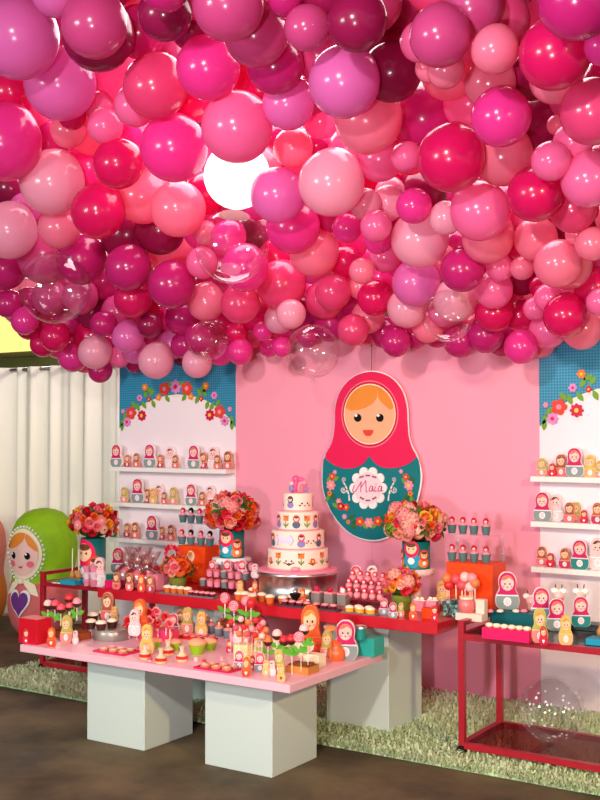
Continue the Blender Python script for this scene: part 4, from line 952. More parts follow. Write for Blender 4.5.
def doll(p_, hh, k, label, group=None, rz=.2, hrt=False, slim=.86):
    if k in ('pinkgrey', 'pinkteal'): slim = max(slim, .9)
    t = thing('doll_cutout', label, 'doll cutout', p_, rz, group, (hh*slim, hh, hh))
    d = dmesh(k)
    for nm in ('backing', 'dress', 'hood', 'face', 'heart' if hrt else 'badge'): put(nm, d[nm], t)
    return t
def dollpx(px, py, z, hpx, k, label, group=None, rz=.35, hrt=False, slim=.68):
    p_ = at(px, py, z=z); return doll(p_, hpx*mpp(p_), k, label, group, rz, hrt, slim)
DESC = dict(pinkgrey='pink hooded doll cutout in grey dress', pinkteal='pink hooded doll cutout in teal dress', palepink='added pale pink doll silhouette', olive='olive hooded doll cutout', brown='brown hooded doll cutout in coral', gold='gold and cream doll cutout', orange='orange hooded doll cutout', red='small red doll cutout with heart', green='green doll cutout with badge', magenta='rust hooded doll cutout in plum dress')  # palepink on the shelves: silhouettes added for pale shadow and bag shapes
def shelf_row(i, side, items):
    wn_ = ('top', 'middle', 'lowest')[i]; z = SZ[i]; n = 0
    for px, hpx, k, dep in items:
        p_ = at(px, 470, Y=YW-(.075 if dep == 0 else .034)); p_.z = z
        lb = f'{DESC[k]}, {ORD[n]} on {wn_} shelf of {side} board'; n += 1
        doll(p_, hpx*mpp(p_), k, lb, f'dolls on {wn_} shelf of {side} board', .08, k == 'red')
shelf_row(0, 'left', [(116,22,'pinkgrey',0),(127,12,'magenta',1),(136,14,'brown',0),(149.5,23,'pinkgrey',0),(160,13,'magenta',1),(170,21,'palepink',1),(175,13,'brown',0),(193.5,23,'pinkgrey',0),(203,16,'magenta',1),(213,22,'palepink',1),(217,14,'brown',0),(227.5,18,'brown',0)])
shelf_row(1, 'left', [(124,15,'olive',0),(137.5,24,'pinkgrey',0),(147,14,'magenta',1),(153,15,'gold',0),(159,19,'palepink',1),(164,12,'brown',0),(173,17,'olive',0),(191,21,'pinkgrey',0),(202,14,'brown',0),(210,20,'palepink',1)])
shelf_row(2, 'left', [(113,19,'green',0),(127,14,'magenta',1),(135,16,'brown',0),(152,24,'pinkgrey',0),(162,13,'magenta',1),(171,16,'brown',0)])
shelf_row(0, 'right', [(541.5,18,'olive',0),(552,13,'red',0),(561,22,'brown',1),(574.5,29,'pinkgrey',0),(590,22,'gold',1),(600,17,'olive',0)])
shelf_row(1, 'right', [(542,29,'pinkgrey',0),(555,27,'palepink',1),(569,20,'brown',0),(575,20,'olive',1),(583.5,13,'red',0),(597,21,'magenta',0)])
shelf_row(2, 'right', [(541,19,'brown',1),(549.5,14,'red',0),(564,20,'magenta',0),(579,29,'pinkteal',0),(597,32,'palepink',1)])  # rightmost pale silhouette stands in for a bunch of pink flowers

# --- shared sweet meshes (unit size: one wide)
def cupmesh(case, top, hgt=.62, taper=.74):
    return (MB().lathe([(.5*taper, 0), (.5, hgt)], case, 24, flute=.04, nf=12).mesh('paper_case'), MB().lathe([(.5, hgt), (.54, hgt+.06), (.45, hgt+.2), (.22, hgt+.30), (1e-6, hgt+.33)], top, 20, caps=False).mesh('frosting'))
CUP = dict(dark=cupmesh(BROWN, FROST), orange=cupmesh(M('orange_case', (224,110,50), .6), FROST), choc=cupmesh(M('plum_case', (110,30,50), .6), ICINGP, .5), lime=cupmesh(LIME, M('salmon_top', (248,170,130), .5), .55, .62), grey=cupmesh(M('grey_cup', (112,128,132), .5), M('pink_candy', (240,150,150), .5, var=.3), .8, .8), pink=cupmesh(PINKC, M('candy_mix', (232,110,120), .5, var=.4), .75, .8), yellow=cupmesh(M('sponge', (246,176,50), .7), FROST, .5, .95))
def cup(p_, w, k, name, label, cat, group=None):
    t = thing(name, label, cat, p_, random.uniform(0, 1), group, w); a, b_ = CUP[k]; put('paper_case', a, t); put('frosting' if k not in ('grey', 'pink') else 'candy_filling', b_, t); return t
def cuppx(px, py, z, wpx, k, name, label, cat, group=None):
    p_ = at(px, py, z=z); return cup(p_, wpx*mpp(p_), k, name, label, cat, group)
POPB = {k: MB().ball((0,0,0), .5, m_, 16).mesh('ball') for k, m_ in dict(pink=ICINGP, hot=M('pop_coral', (240,82,96), .4), red=M('pop_red', (222,40,50), .4), pale=M('pop_pale', (250,196,190), .4), orange=M('pop_orange', (242,128,70), .4)).items()}
POPS = MB().lathe([(.05, -2.0), (.05, -.4)], STICK, 8).mesh('stick')
ROSEP = {k: rose_mesh(a, b_).mesh('blossom') for k, (a, b_) in dict(pink=(M('cookie_pink', (248,150,150), .5), HPK), red=(M('cookie_red', (240,90,80), .5), RD)).items()}
def pop(p_, w, k, label, group, leaf=False, dark=False, disc=False, base=None):
    """lollipop or cake pop: its ball centre is at p_, the stick runs down into its base"""
    t = thing('lollipop' if disc else 'flower_pop' if dark else 'cake_pop', label, 'lollipop' if disc else 'cake pop', p_, random.uniform(-.2, .5), group, w)
    if disc:
        dm = MB().poly(ell(0, 0, .55, .55, 28), -.14, .14, M('candy_disc', (244,100,120), .3))
        sp = [(.5*(1-i/40)*math.cos(i*.45), 0, .5*(1-i/40)*math.sin(i*.45)) for i in range(40)]
        dm.tube([(x, -.15, z) for x, y, z in sp], .035, M('candy_swirl', (255,214,214), .3), 5); dm.build('candy', t)
    else: put('ball', POPB[k], t)
    if dark: put('chocolate_base', MB().ball((0,0,-.10), .52, BROWN, 16, (1,1,1), 0, PI*.48).mesh('chocolate_base'), t)
    so = put('stick', POPS, t)
    if base is not None: so.scale.z = (p_.z-base)/w/2
    if leaf:
        for a in (.4, 2.7): MB().poly(leaf2(.55*math.cos(a), -1.25+.3*math.sin(a), 1.05, .5, a), -.06, .0, M('candy_leaf', (96,168,44), .5)).build('leaf', t)
    return t
def poppx(px, py, Y, wpx, k, label, group, **kw):
    p_ = at(px, py, Y=Y); return pop(p_, wpx*mpp(p_), k, label, group, **kw)
def boxpx(name, px, py, z, w, d, hh, m_, label, cat, rz=0, bev=.002, lidm=None):
    """box whose front bottom edge is centred at the pixel"""
    p_ = at(px, py, z=z); t = thing(name, label, cat, p_, rz)
    MB().box(-w/2, w/2, 0, d, 0, hh, m_, bev).build('box_body', t)
    if lidm: MB().box(-w/2-.003, w/2+.003, -.003, d+.003, hh-.018, hh+.003, lidm).build('lid', t)
    return t
def traypx(px, py, z, w, d, m_, label, cat='tray', rim=.008, rz=0):
    p_ = at(px, py, z=z); t = thing('tray', label, cat, p_, rz)
    MB().box(-w/2, w/2, 0, d, 0, .004, m_).build('base', t)
    m = MB(); r = .004; m.box(-w/2, w/2, 0, r, .004, rim, m_).box(-w/2, w/2, d-r, d, .004, rim, m_).box(-w/2, -w/2+r, r, d-r, .004, rim, m_).box(w/2-r, w/2, r, d-r, .004, rim, m_); m.build('rim', t)
    return t, p_

# ------------------------------------------------------------------ on the low pink table
Z = TF
boxpx('gift_box', 27.5, 644, Z, .13, .10, .125, M('red_box', (206,16,40), .45), 'bright red box at the left end of the pink table', 'box')
# soil planters holding flower pops
def planter(px, py, w, d, hh, m_, label):
    p_ = at(px, py, z=Z); t = thing('candy_planter', label, 'planter', p_)
    MB().box(-w/2, w/2, 0, d, 0, hh, m_, .002).build('box_body', t)
    sm = MB(); g = random.Random(int(px)); sm.box(-w/2+.006, w/2-.006, .006, d-.006, hh, hh+.004, SOIL)
    for i in range(90): sm.ball((g.uniform(-w/2+.012, w/2-.012), g.uniform(.01, d-.01), hh+.004), g.uniform(.003, .008), SOIL, 6)
    o = sm.build('cookie_soil', t); o['kind'] = 'stuff'
    return t
planter(66, 639.5, .18, .09, .035, M('terracotta', (170,80,48), .6), 'brown box of cookie soil at left end of pink table, holding flower pops')
planter(236, 632, .26, .07, .045, M('terracotta'), 'brown box of cookie soil behind cups, holding pink lollipops')
planter(297, 674, .115, .09, .032, M('amber_tub', (206,130,60), .4), 'amber tub of cookie crumbs at front right corner of pink table')
planter(289, 655, .20, .05, .07, CREAM, 'cream box under green candy leaves, behind the crumb tub')
for i, (px, py, k) in enumerate(((48,604,'pale'),(55,604,'hot'),(61,608,'hot'),(70,606,'hot'),(69,598,'red'),(77,602,'pink'))):
    poppx(px, py, 3.985+.03*(i > 2), 9, k, f'dark based flower pop at left end of pink table, {ORD[i]}', 'flower pops at left end of pink table', leaf=True, dark=True)
for i, (px, py, d_) in enumerate(((225,598,1),(234,606,1),(246,601,0),(251,603,0))):
    poppx(px, py, 4.50, 10, ('hot','hot','pink','red')[i], ('pink swirl lollipop above green candy leaves, left one behind the cups','larger pink swirl lollipop in front of red table edge','pink flower pop with green leaves, behind the mini cups','coral red flower pop with green leaves, behind the mini cups')[i], 'pops in the middle planter', leaf=True, disc=bool(d_))
for i, (px, py, k, d_) in enumerate(((277,634,'pale',0),(284,640,'red',0),(291,639,'red',0),(299,637,'hot',1),(304,629,'pale',0),(268,640,'orange',0))):
    poppx(px, py, 4.04 if d_ else 4.12, 10, k, ('pale pink flower pop over green leaves near cream box','red flower pop right of the pale pop near cream box','second red flower pop behind the swirl lollipop','pink swirl lollipop in front of orange haired doll','pale flower pop touching the orange haired doll','orange flower pop left of pale pop near cream box')[i], 'pops in the right planters', leaf=True, dark=not d_, disc=bool(d_))
for i, (px, py) in enumerate(((283,652),(292,655),(301,652),(308,645))):
    p_ = at(px, py, Y=4.0-.02*i); t = thing('candy_leaf', f'bright green candy leaf on a stick beside crumb tub, {ORD[i]}', 'candy leaf', p_, .4, 'candy leaves at the crumb tub', .038)
    for a in (.3, 1.6, 2.8): MB().poly(leaf2(.42*math.cos(a), .35*math.sin(a), .9, .42, a), -.05, .03, M('candy_leaf')).build('leaf', t)
    MB().lathe([(.04, -2.2), (.04, .1)], STICK, 8).build('stick', t)
dollpx(42, 641, Z, 24, 'brown', 'brown hooded doll cutout at left end of pink table, left of the gold one')
dollpx(66, 643, Z, 27, 'olive', 'olive hooded doll cutout with pink dress at left end of pink table')
dollpx(75, 644, Z, 13, 'palepink', 'tiny pale pink doll cutout right of the olive doll on pink table')
for i, (px, py, hp_, k, lb) in enumerate(((26,644,15,'red','small red heart doll tag before the red box on pink table'),(51,647,19,'orange','small orange heart doll tag at pink table edge, left end'),(124.5,638,14,'red','small red heart doll tag left of the hot pink pop box'),(229,653,13,'red','small red heart doll tag right of the green cups'),(246,677,19,'orange','orange heart doll tag at front edge below cream box'),(281,682,18,'gold','gold heart doll tag nearest the right front corner'),(335,660,20,'orange','orange heart doll tag before grey and pink doll, right end'))):
    dollpx(px, py, Z, hp_, k, lb, None, .45, True)
# grey tin with cupcakes
p_ = at(100, 641, z=Z); t = thing('cake_tin', 'round grey tin stand carrying dark cupcakes, left part of pink table', 'stand', p_+Vector((0,.09,0)))
MB().lathe([(.098,0),(.1,.004),(.1,.045),(.096,.05)], M('grey_tin', (158,150,142), .35, metal=.4), 40).build('drum', t); MB().lathe([(.103,.048),(.103,.056)], M('grey_tin'), 40).build('top_plate', t)
tz = TF+.056; ci = 0
for px, py in ((91,625.5),(101,627),(112,625),(93,619),(104,617),(114,619)):
    cuppx(px, py+3, tz, 10.5, 'dark', 'cupcake', f'dark cased cupcake with cream top on grey tin, {("front left","front middle","front right","back left","back middle","back right")[ci]}', 'cupcake', 'cupcakes on the grey tin'); ci += 1
dollpx(107, 622, tz, 29, 'brown', 'brown doll cutout standing behind cupcakes on the grey tin', None, .4)
dollpx(114, 624, tz, 17, 'gold', 'gold doll cutout among cupcakes on the grey tin', None, .4)
# red cookie trays
COOK = (MB().lathe([(.47,0),(.5,.06),(.5,.16),(.46,.2)], CARAMEL, 22).mesh('biscuit'), MB().poly(petals(0, 0, .46, 8, .15), -.27, -.19, ICINGP).poly(ell(0, 0, .26, .2, 16), -.30, -.26, FROST).poly(ell(.05, .0, .1, .1, 10), -.33, -.29, GOLD).mesh('icing'))
def cookie(p_, w, label, group):
    t = thing('cookie', label, 'cookie', p_, random.uniform(0, 3), group, w); put('biscuit', COOK[0], t)
    o = put('icing', COOK[1], t); o.rotation_euler = (-PI/2, 0, 0)
def cookies(px, py, w, d, nx, ny, label, gl):
    t, p_ = traypx(px, py, Z, w, d, MAG, label); n = 0
    for j in range(ny):
        for i in range(nx):
            cookie(p_+Vector(((i+.5)/nx*(w-.02)-(w-.02)/2, .01+(j+.5)/ny*(d-.02), .0045)), min((w-.03)/nx, (d-.03)/ny)*.97, f'round pink iced cookie on {gl}, {("front","middle","back")[j if ny > 2 or j == 0 else 2]} row {("left","second","third","fourth")[i]}', f'cookies on {gl}'); n += 1
cookies(108, 654, .20, .125, 3, 2, 'magenta tray of pink iced cookies, left on the pink table', 'left magenta tray')
cookies(211, 671, .20, .125, 3, 2, 'magenta tray of pink iced cookies at front of pink table', 'front magenta tray')
# hot pink box with rose pops
boxpx('pop_box', 150, 640, Z, .215, .10, .05, M('hotpink_box', (244,70,130), .45), 'hot pink box stuck full of rose pops on pink table', 'box')
for i, (px, py, k, d_) in enumerate(((129,620,'hot',0),(130,628,'red',0),(137,627,'hot',0),(143,617,'pink',0),(150,612,'hot',0),(150,620,'pink',0),(149,627,'hot',0),(157,611,'pale',0),(158,622,'red',0),(166,616,'hot',0),(170,623,'orange',0),(143,627,'pale',0))):
    p_ = at(px, py, Y=4.22+.012*(i % 5)); t = thing('cake_pop', f'{dict(hot="coral",red="red",pink="pink",pale="pale",orange="orange")[k]} rose pop in hot pink box, {ORD[sorted(range(12), key=lambda j: (129,130,137,143,150,150.1,149,157,158,166,170,143.1)[j]).index(i)]}', 'cake pop', p_, 0, 'rose pops in the hot pink box', .048)
    o = put('blossom', ROSEP['red' if k in ('red', 'hot') else 'pink'], t, (0,0,-.1), 0, .62); o.rotation_euler = (PI*.38, 0, .4); put('stick', POPS, t)
dollpx(139, 634, Z+.05, 34, 'orange', 'orange hooded doll cutout with yellow face behind the rose pops')
dollpx(134, 636, Z+.05, 26, 'palepink', 'pale pink doll cutout before orange doll in the pop box')
dollpx(146.5, 655, Z, 30, 'gold', 'tall gold doll cutout before hot pink box, front of pink table', None, .4)
# little jars with a red band
JAR = (MB().lathe([(.42,0),(.48,.06),(.48,.5),(.40,.6)], M('jar_cream', (250,206,160), .35), 22).mesh('jar_body'), MB().lathe([(.5,.2),(.505,.22),(.505,.46),(.5,.48)], M('band_red', (216,48,36), .5), 22, caps=False).mesh('ribbon_band'), MB().lathe([(.3,.58),(.36,.66),(.16,.8),(.22,1.15),(.30,1.3)], M('pouch', (246,226,196), .6, trans=.3), 16).mesh('pouch_top'))
for i, (px, py) in enumerate(((145,659),(161,663),(182,661),(168,655))):
    p_ = at(px, py, z=Z); t = thing('candy_jar', f'little candy jar with red band and pouch top, {("leftmost in front row","middle of front row","right in front row","behind the front three")[i]} on pink table', 'jar', p_, .2, 'red banded candy jars', 11.5*mpp(p_))
    for nm, me in zip(('jar_body','ribbon_band','pouch_top'), JAR): put(nm, me, t)
for i, (px, py, w) in enumerate(((156,648,12),(175,650,13),(197,654,18),(210,650,14))):
    cuppx(px, py, Z, w, 'lime', 'dessert_cup', f'lime green dessert cup with salmon filling, {ORD[i]} on pink table', 'dessert cup', 'lime green dessert cups')
t, p_ = traypx(190, 640, Z, .22, .09, M('red_tray', (214,40,44), .5), 'red tray of salmon tarts behind the lime cups')
for i in range(10):
    q_ = p_+Vector((-.088+.044*(i % 5), .024+.042*(i//5), .0045)); o = thing('tart', f'flat salmon tart on red tray, {("front","back")[i//5]} row {("leftmost","second","middle","fourth","rightmost")[i % 5]}', 'tart', q_, 0, 'tarts on the red tray', .038)
    MB().lathe([(.42,0),(.5,.25),(.5,.32)], M('tart_red', (226,70,60), .5), 16).build('shell', o); MB().lathe([(.44,.3),(.3,.4),(1e-6,.44)], ICINGP, 16, caps=False).build('filling', o)
# mini cups with figures
for i, (px, py) in enumerate(((190,632),(211,633),(219,636),(228,638),(207,628),(222,629))):
    t = cuppx(px, py, Z, 9.5, 'grey', 'candy_cup', f'grey candy cup with figure, {("leftmost alone","third in front","fourth in front","rightmost in front","left one behind","right one behind")[i]} on pink table', 'candy cup', 'grey candy cups on pink table')
    MB().ball((0,0,1.0), .22, (GOLD, REDO, YEL, HOTP, ORG, REDO)[i], 10).ball((0,0,1.32), .17, SKIN, 10).build('figure', t)
dollpx(201, 637, Z, 25, 'gold', 'gold doll cutout between grey candy cups, middle of pink table')
dollpx(187, 634, Z, 26, 'olive', 'olive doll cutout leaning behind leftmost grey candy cup')
dollpx(180, 632, Z, 22, 'brown', 'brown doll cutout right of the pink rose pops')
dollpx(173, 634, Z, 20, 'pinkgrey', 'small pink and grey doll cutout beside the orange rose pop')
# dense middle group
g = random.Random(21); n_ = 0
for row, (py, x0, x1, nn) in enumerate(((640,233,262,5),(632,236,264,5))):
    for i in range(nn):
        px = x0+(x1-x0)*i/(nn-1)
        cuppx(px, py, Z, 8.5, 'pink', 'candy_cup', f'tiny pink candy cup right of grey cups, {("front","back")[row]} row {("leftmost","second","middle","fourth","rightmost")[i]}', 'candy cup', 'pink candy cups in the middle group')
for i, (px, py, hp_, k) in enumerate(((237,640,18,'palepink'),(246,641,20,'brown'),(256,643,20,'red'),(263,646,20,'orange'),(250,634,20,'magenta'),(261,634,20,'red'))):
    dollpx(px, py+4, Z, hp_, k, f'little {dict(palepink="pale pink",brown="brown",red="red",orange="orange",magenta="plum")[k]} doll cutout in middle candy cup group, {("leftmost","second","third before the cups","rightmost before the cups","left one behind","right one behind")[i]}', 'dolls in the middle candy group', .4)
for i, (px, py, k) in enumerate(((231,622,'red'),(236,628,'hot'),(241,619,'pale'),(244,627,'red'),(248,622,'orange'),(252,629,'pink'),(256,620,'red'),(259,627,'hot'),(263,623,'pink'),(266,630,'orange'),(239,634,'orange'),(247,634,'hot'),(255,635,'red'),(262,636,'pale'))):
    poppx(px, py, 4.22 if py < 625 else 4.15 if py < 632 else 4.08, 6.5, k, f'small {dict(orange="orange",hot="coral",pale="pale",pink="pink",red="red")[k]} cake pop in middle candy group, {("upper row","lower row")[i > 9]}, {ORD[(0,1,2,3,4,5,6,7,8,9,0,1,2,3)[i]]}', 'small cake pops in the middle candy group', base=TF)
PRET = MB().tube([(.5*math.cos(a), -.0+.12*math.sin(2*a), .5*math.sin(a)+.5) for a in [2*PI*i/20 for i in range(21)]], .13, M('golden_cookie', (240,190,110), .55), 8).mesh('cookie_ring')
for i, (px, py) in enumerate(((157,637),(163,634),(168,637),(173,634),(178,638),(163,640),(171,641))):
    p_ = at(px, py, z=TF); t = thing('ring_cookie', f'golden ring cookie standing behind lime cups, {ORD[sorted(range(7), key=lambda j: (157,163,168,173,178,163.1,171)[j]).index(i)]}', 'cookie', p_, .3+.3*i, 'golden ring cookies', 8.5*mpp(p_)); put('cookie_ring', PRET, t)
for i, (px, py, k) in enumerate(((150,661,'hot'),(196,661,'pale'),(204,663,'red'),(222,660,'pink'),(139,650,'red'))):
    p_ = at(px, py, z=TF); t = thing('bonbon', f'small {dict(hot="coral",pale="pale",pink="pink",red="red")[k]} bonbon lying on pink tabletop, {("between jars and front edge","before the lime cups","beside the pale one before lime cups","left of the heart tag","left of the candy jars")[i]}', 'bonbon', p_, 0, None, .022)
    put('sweet', POPB[k], t, (0,0,.42), 0, (1,1,.85)); MB().lathe([(.32,0),(.46,.3)], CREAM, 16, flute=.05, nf=10).build('paper_case', t)
boxpx('gift_box', 240, 660, Z, .075, .06, .07, M('cream_box', (246,220,160), .5), 'cream yellow gift box at front of pink table', 'box')
dollpx(259, 661, Z, 26, 'olive', 'olive doll cutout right of the cream yellow box')
for i, (px, py, hp_, k) in enumerate(((239,669,18,'pinkgrey'),(247,674,18,'gold'),(252,670,14,'red'),(260,672,19,'pinkgrey'),(266,676,16,'gold'),(272,676,15,'palepink'),(279,674,24,'olive'),(280,680,13,'gold'))):
    dollpx(px, py, Z, hp_, k, f'{dict(pinkgrey="pink and grey",gold="gold",red="red",palepink="pale pink",olive="olive")[k]} doll cutout in front right cluster of pink table, {ORD[i]}', 'dolls in the front right cluster', .4)
# right end
boxpx('cream_box', 311, 667, Z, .085, .06, .055, CREAM, 'plain cream box right of the crumb tub on pink table', 'box')
dollpx(310, 656, Z, 50, 'orange', 'tall orange haired doll cutout with yellow face, right half of pink table', None, .42)
dollpx(345.5, 660, Z, 39, 'pinkgrey', 'large pink hooded grey doll cutout at right end of pink table', None, .42)
dollpx(327, 659, Z, 28, 'olive', 'olive doll cutout between orange haired doll and large pink doll')
boxpx('turquoise_box', 362, 656, Z, .13, .10, .085, TURQ, 'turquoise box at right end of pink table behind pink doll', 'box')
p_ = at(357.5, 640, z=Z+.085); t = thing('turquoise_tin', 'small turquoise tin with silver lid on the turquoise box', 'tin', p_+Vector((0,.03,0)))
MB().lathe([(.026,0),(.026,.05)], M('tin_teal', (20,140,130), .4), 24).build('tin_body', t); MB().lathe([(.028,.05),(.028,.062),(.022,.064)], SILV, 24).build('lid', t)
p_ = at(323, 648, z=Z); t = thing('grey_tin', 'small grey tin behind the olive doll at right end', 'tin', p_+Vector((0,.05,0)))
MB().lathe([(.022,0),(.022,.09)], M('grey_tin'), 24).build('tin_body', t); MB().lathe([(.024,.09),(.024,.1),(.02,.102)], WHITE, 24).build('lid', t)
p_ = at(331, 629, Y=4.30); t = thing('mushroom_pop', 'orange mushroom pop behind olive doll at right end', 'cake pop', p_, 0, None, .05)
MB().ball((0,0,0), .6, M('pop_orange'), 16, (1,1,.6), PI*.45, PI).build('cap', t); MB().lathe([(.05,-(p_.z-TF)/.05),(.06,0)], CARAMEL, 10).build('stick', t)
p_ = at(334, 661, z=Z); t = thing('candy_bag', 'orange candy bag behind orange heart tag, right end of pink table', 'bag', p_+Vector((0,.02,0)))
MB().lathe([(.03,0),(.042,.02),(.04,.05),(.02,.065),(.03,.085)], M('orange_film', (240,110,60), .3), 16, flute=.08, nf=7).build('bag_body', t)

# ------------------------------------------------------------------ on the red table
Z = TR_
vase_bouquet(93, 583, TC, 'round red and pink rose arrangement in teal vase on left cart', 45, 25, 26, 21, MIXL, 60, .034, 3)
def plate_stand(px, Y_, ztop, r, label, m_):
    p_ = at(px, 500, Y=Y_); p_.z = TR_; t = thing('plate_stand', label, 'cake stand', p_); H_ = ztop-TR_
    MB().lathe([(r*.6,0),(r*.6,.008),(r*.3,.02),(r*.26,H_-.03),(r*.55,H_-.012)], m_, 32).build('pedestal_foot', t)
    MB().lathe([(r*.9,H_-.03),(r,H_-.03),(r,H_),(r*.2,H_)], m_, 48, flute=.03, nf=20).build('scalloped_plate', t); return p_
pa = plate_stand(232, 5.08, .79, .11, 'white scalloped plate stand carrying teal doll vase, left of the cake', WHITE)
pb = plate_stand(416, 5.06, .81, .092, 'white and pink scalloped plate stand under right doll vase', M('pale_pink_stand', (248,206,206), .45))
def vb(p0, z, label, hh, r, rx, rz_, mix, n, size, seed):
    t = thing('flower_arrangement', label, 'flower arrangement', (p0.x, p0.y, z), 0, 'flower arrangements')
    va = MB().lathe([(r, 0), (r, hh), (r-.006, hh), (r-.006, .01)], VT, 40).build('vase', t)
    vase_doll(va, r, hh, .12, HOTP, TEALBLUE, hh*1.0); vase_doll(va, r, hh, 1.05, REDO, ORG, hh*.65); vase_doll(va, r, hh, -.9, REDO, ORG, hh*.65)
    bouquet2(t, (0, 0, hh+rz_*.70), rx, rz_, mix, n, size, seed)
k1, k2 = mpp((pa.x, pa.y, .8)), mpp((pb.x, pb.y, .8))
vb(pa, .791, 'big round orange and pink flower arrangement in teal doll vase, left of cake', 27*k1, 12.5*k1, 29*k1, 24*k1, MIXW, 72, .042, 1)
vb(pb, .811, 'big pink and peach flower arrangement in teal doll vase, right of cake', 27*k2, 14*k2, 32*k2, 24*k2, MIXR, 84, .040, 9)
for nm, px, py, rx, rz_, mix, n, sd, lb in (('a',397,611,20,17,['hydrangea_peach','rose_pink','rose_orange','gerbera_orange','yellow_bloom','rose_hot','rose_cream','rose_pink','yellow_bloom'],34,5,'low pink and yellow flower arrangement on right end of red table'),('b',172,591,19,14,['rose_orange','gerbera_orange','rose_peach','rose_pink','rose_pink','rose_orange','leaf_spray','rose_orange'],34,6,'low orange flower arrangement before the orange box, left on red table')):
    p_ = at(px, py, z=Z)+Vector((0,.05,0)); k = mpp(p_); t = thing('flower_arrangement', lb, 'flower arrangement', p_, 0, 'flower arrangements')
    MB().lathe([(.04,0),(.05,.05),(.048,.075)], M('moss', (120,130,50), .8, var=.4, scale=60), 24).build('moss_pot', t)
    bouquet2(t, (0,0,.06+rz_*k*.8), rx*k, rz_*k, mix, n, .034, sd, -.4)
# orange riser boxes
p_ = at(189, 574, z=TR_+.0); 
def riser(px, Y_, w, d, hh, label, z0=TR_):
    q_ = at(px, 560, Y=Y_); q_.z = z0; t = thing('orange_riser_box', label, 'box', q_); MB().box(-w/2, w/2, 0, d, 0, hh, ORB, .002).build('box_body', t); return t, q_
ra, qa = riser(191, 5.10, .205, .16, .215, 'orange riser box with gold doll badge, left part of red table')
MB().poly(ell(.0, .0, .026, .034, 24), -.004, 0, CREAM).poly(ell(0, .006, .018, .02, 18), -.007, -.003, SKIN).poly(ell(0, .018, .017, .008, 14), -.009, -.006, HAIRO).poly(ell(-.006, .004, .003, .003, 8), -.009, -.006, BLACK).poly(ell(.006, .004, .003, .003, 8), -.009, -.006, BLACK).build('doll_badge', ra, (.0, 0, .155))
rb, qb = riser(469, 5.05, .25, .17, .235, 'orange riser box behind candies at right end of red table')
# acrylic shelves with teal candy cups topped by red hooded figures
CUPM = MB().lathe([(.36,0),(.5,.85),(.5,.9)], M('teal_grey_cup', (86,116,118), .5), 20).mesh('cup_body'); FIGM = MB().ball((0,0,1.05), .30, PINKC, 12, (1,1,.8)).ball((0,0,1.42), .30, CRIM, 14, (1,1,1.15)).ball((0,-.14,1.38), .20, SKINP, 12).mesh('hooded_figure')
FIGD = MB().ball((0,0,1.05), .30, PINKC, 12, (1,1,.8)).ball((0,.02,1.42), .32, BLACK, 14, (1,1,1.2)).ball((0,-.16,1.34), .19, SKINP, 12).mesh('hooded_figure')
CAND = MB().ball((0,0,.86), .44, ICINGP, 14, (1,1,.5)).mesh('candy_filling')
def cuprow(pxs, Y_, z, wpx, where, dark):
    for i, px in enumerate(pxs):
        p_ = at(px, 540, Y=Y_); p_.z = z; t = thing('candy_cup', f'cup topped with hooded figure, {where}, {ORD[i]}', 'candy cup', p_, .3, f'cups on {where}', wpx*mpp(p_))
        put('cup_body', CUPM, t); put('candy_filling', CAND, t); put('hooded_figure', FIGD if dark and i % 2 else FIGM, t)
def ashelf(q_, w, d, z, label):
    t = thing('acrylic_shelf', label, 'shelf', (q_.x, q_.y, z)); MB().box(-w/2, w/2, 0, d, 0, .004, CLEAR).build('plate', t)
    return t
cuprow((182,191,201,210), 5.17, TR_+.215, 8.5, 'top of left orange box', True)
s1 = ashelf(Vector((qa.x, 5.20, 0)), .24, .075, TR_+.335, 'clear acrylic shelf of cups above the left orange box')
for X in (-.12, .116): MB().box(X, X+.004, .02, .06, -.119, 0, CLEAR).build('upright', s1)
cuprow((183,191,199.5,208), 5.235, TR_+.339, 8.5, 'clear shelf above left orange box', True)
cuprow((452,463,474,486), 5.12, TR_+.235, 9.5, 'top of right orange box', False)
s2 = ashelf(Vector((qb.x, 5.14, 0)), .25, .075, TR_+.365, 'clear acrylic shelf of cups above the right orange box')
for X in (-.125, .121): MB().box(X, X+.004, .02, .06, -.129, 0, CLEAR).build('upright', s2)
cuprow((452,463,474,486), 5.175, TR_+.369, 9.5, 'clear shelf above right orange box', False)
# left part: bags, boxes, dolls
boxpx('magenta_box', 110, 588, Z, .085, .07, .04, MAG, 'magenta box at left end of red table', 'box')
dollpx(118, 573, Z+.0, 25, 'pinkgrey', 'pink hooded grey doll cutout at left end of red table', None, .3)
dollpx(116, 589.5, Z, 17, 'brown', 'small brown doll tag before magenta box on red table', None, .3, True)
boxpx('teal_candy_box', 109, 582, Z, .05, .04, .045, M('teal_foil', (10,110,90), .25), 'dark green foil box behind doll at left of red table', 'box')
BAG = MB().lathe([(.32,0),(.42,.05),(.42,.55),(.20,.72),(.12,.78),(.30,1.1),(.34,1.2)], clear('cellophane', (252,232,232), .16, .6, .2), 16, flute=.05, nf=6, caps=False).mesh('bag_film'); BAGC = MB().lathe([(.32,.02),(.39,.06),(.39,.42),(.2,.48)], M('bag_candy', (236,150,150), .6, var=.5, scale=14), 14).ball((.05,-.15,.5), .17, ICINGP, 10).ball((-.15,-.1,.5), .15, CRIM, 10).mesh('candy')
for i, (px, py, w) in enumerate(((127,585,16),(137,588,16),(147,588,15),(133,578,15),(144,579,15),(153,581,14))):
    p_ = at(px, py, z=Z); t = thing('candy_bag', f'cellophane bag of pink candy at left of red table, {("front left","front middle","front right","back left","back middle","back right")[i]}', 'bag', p_, i*.5, 'cellophane candy bags', w*mpp(p_)*1.75); put('candy', BAGC, t); put('bag_film', BAG, t)
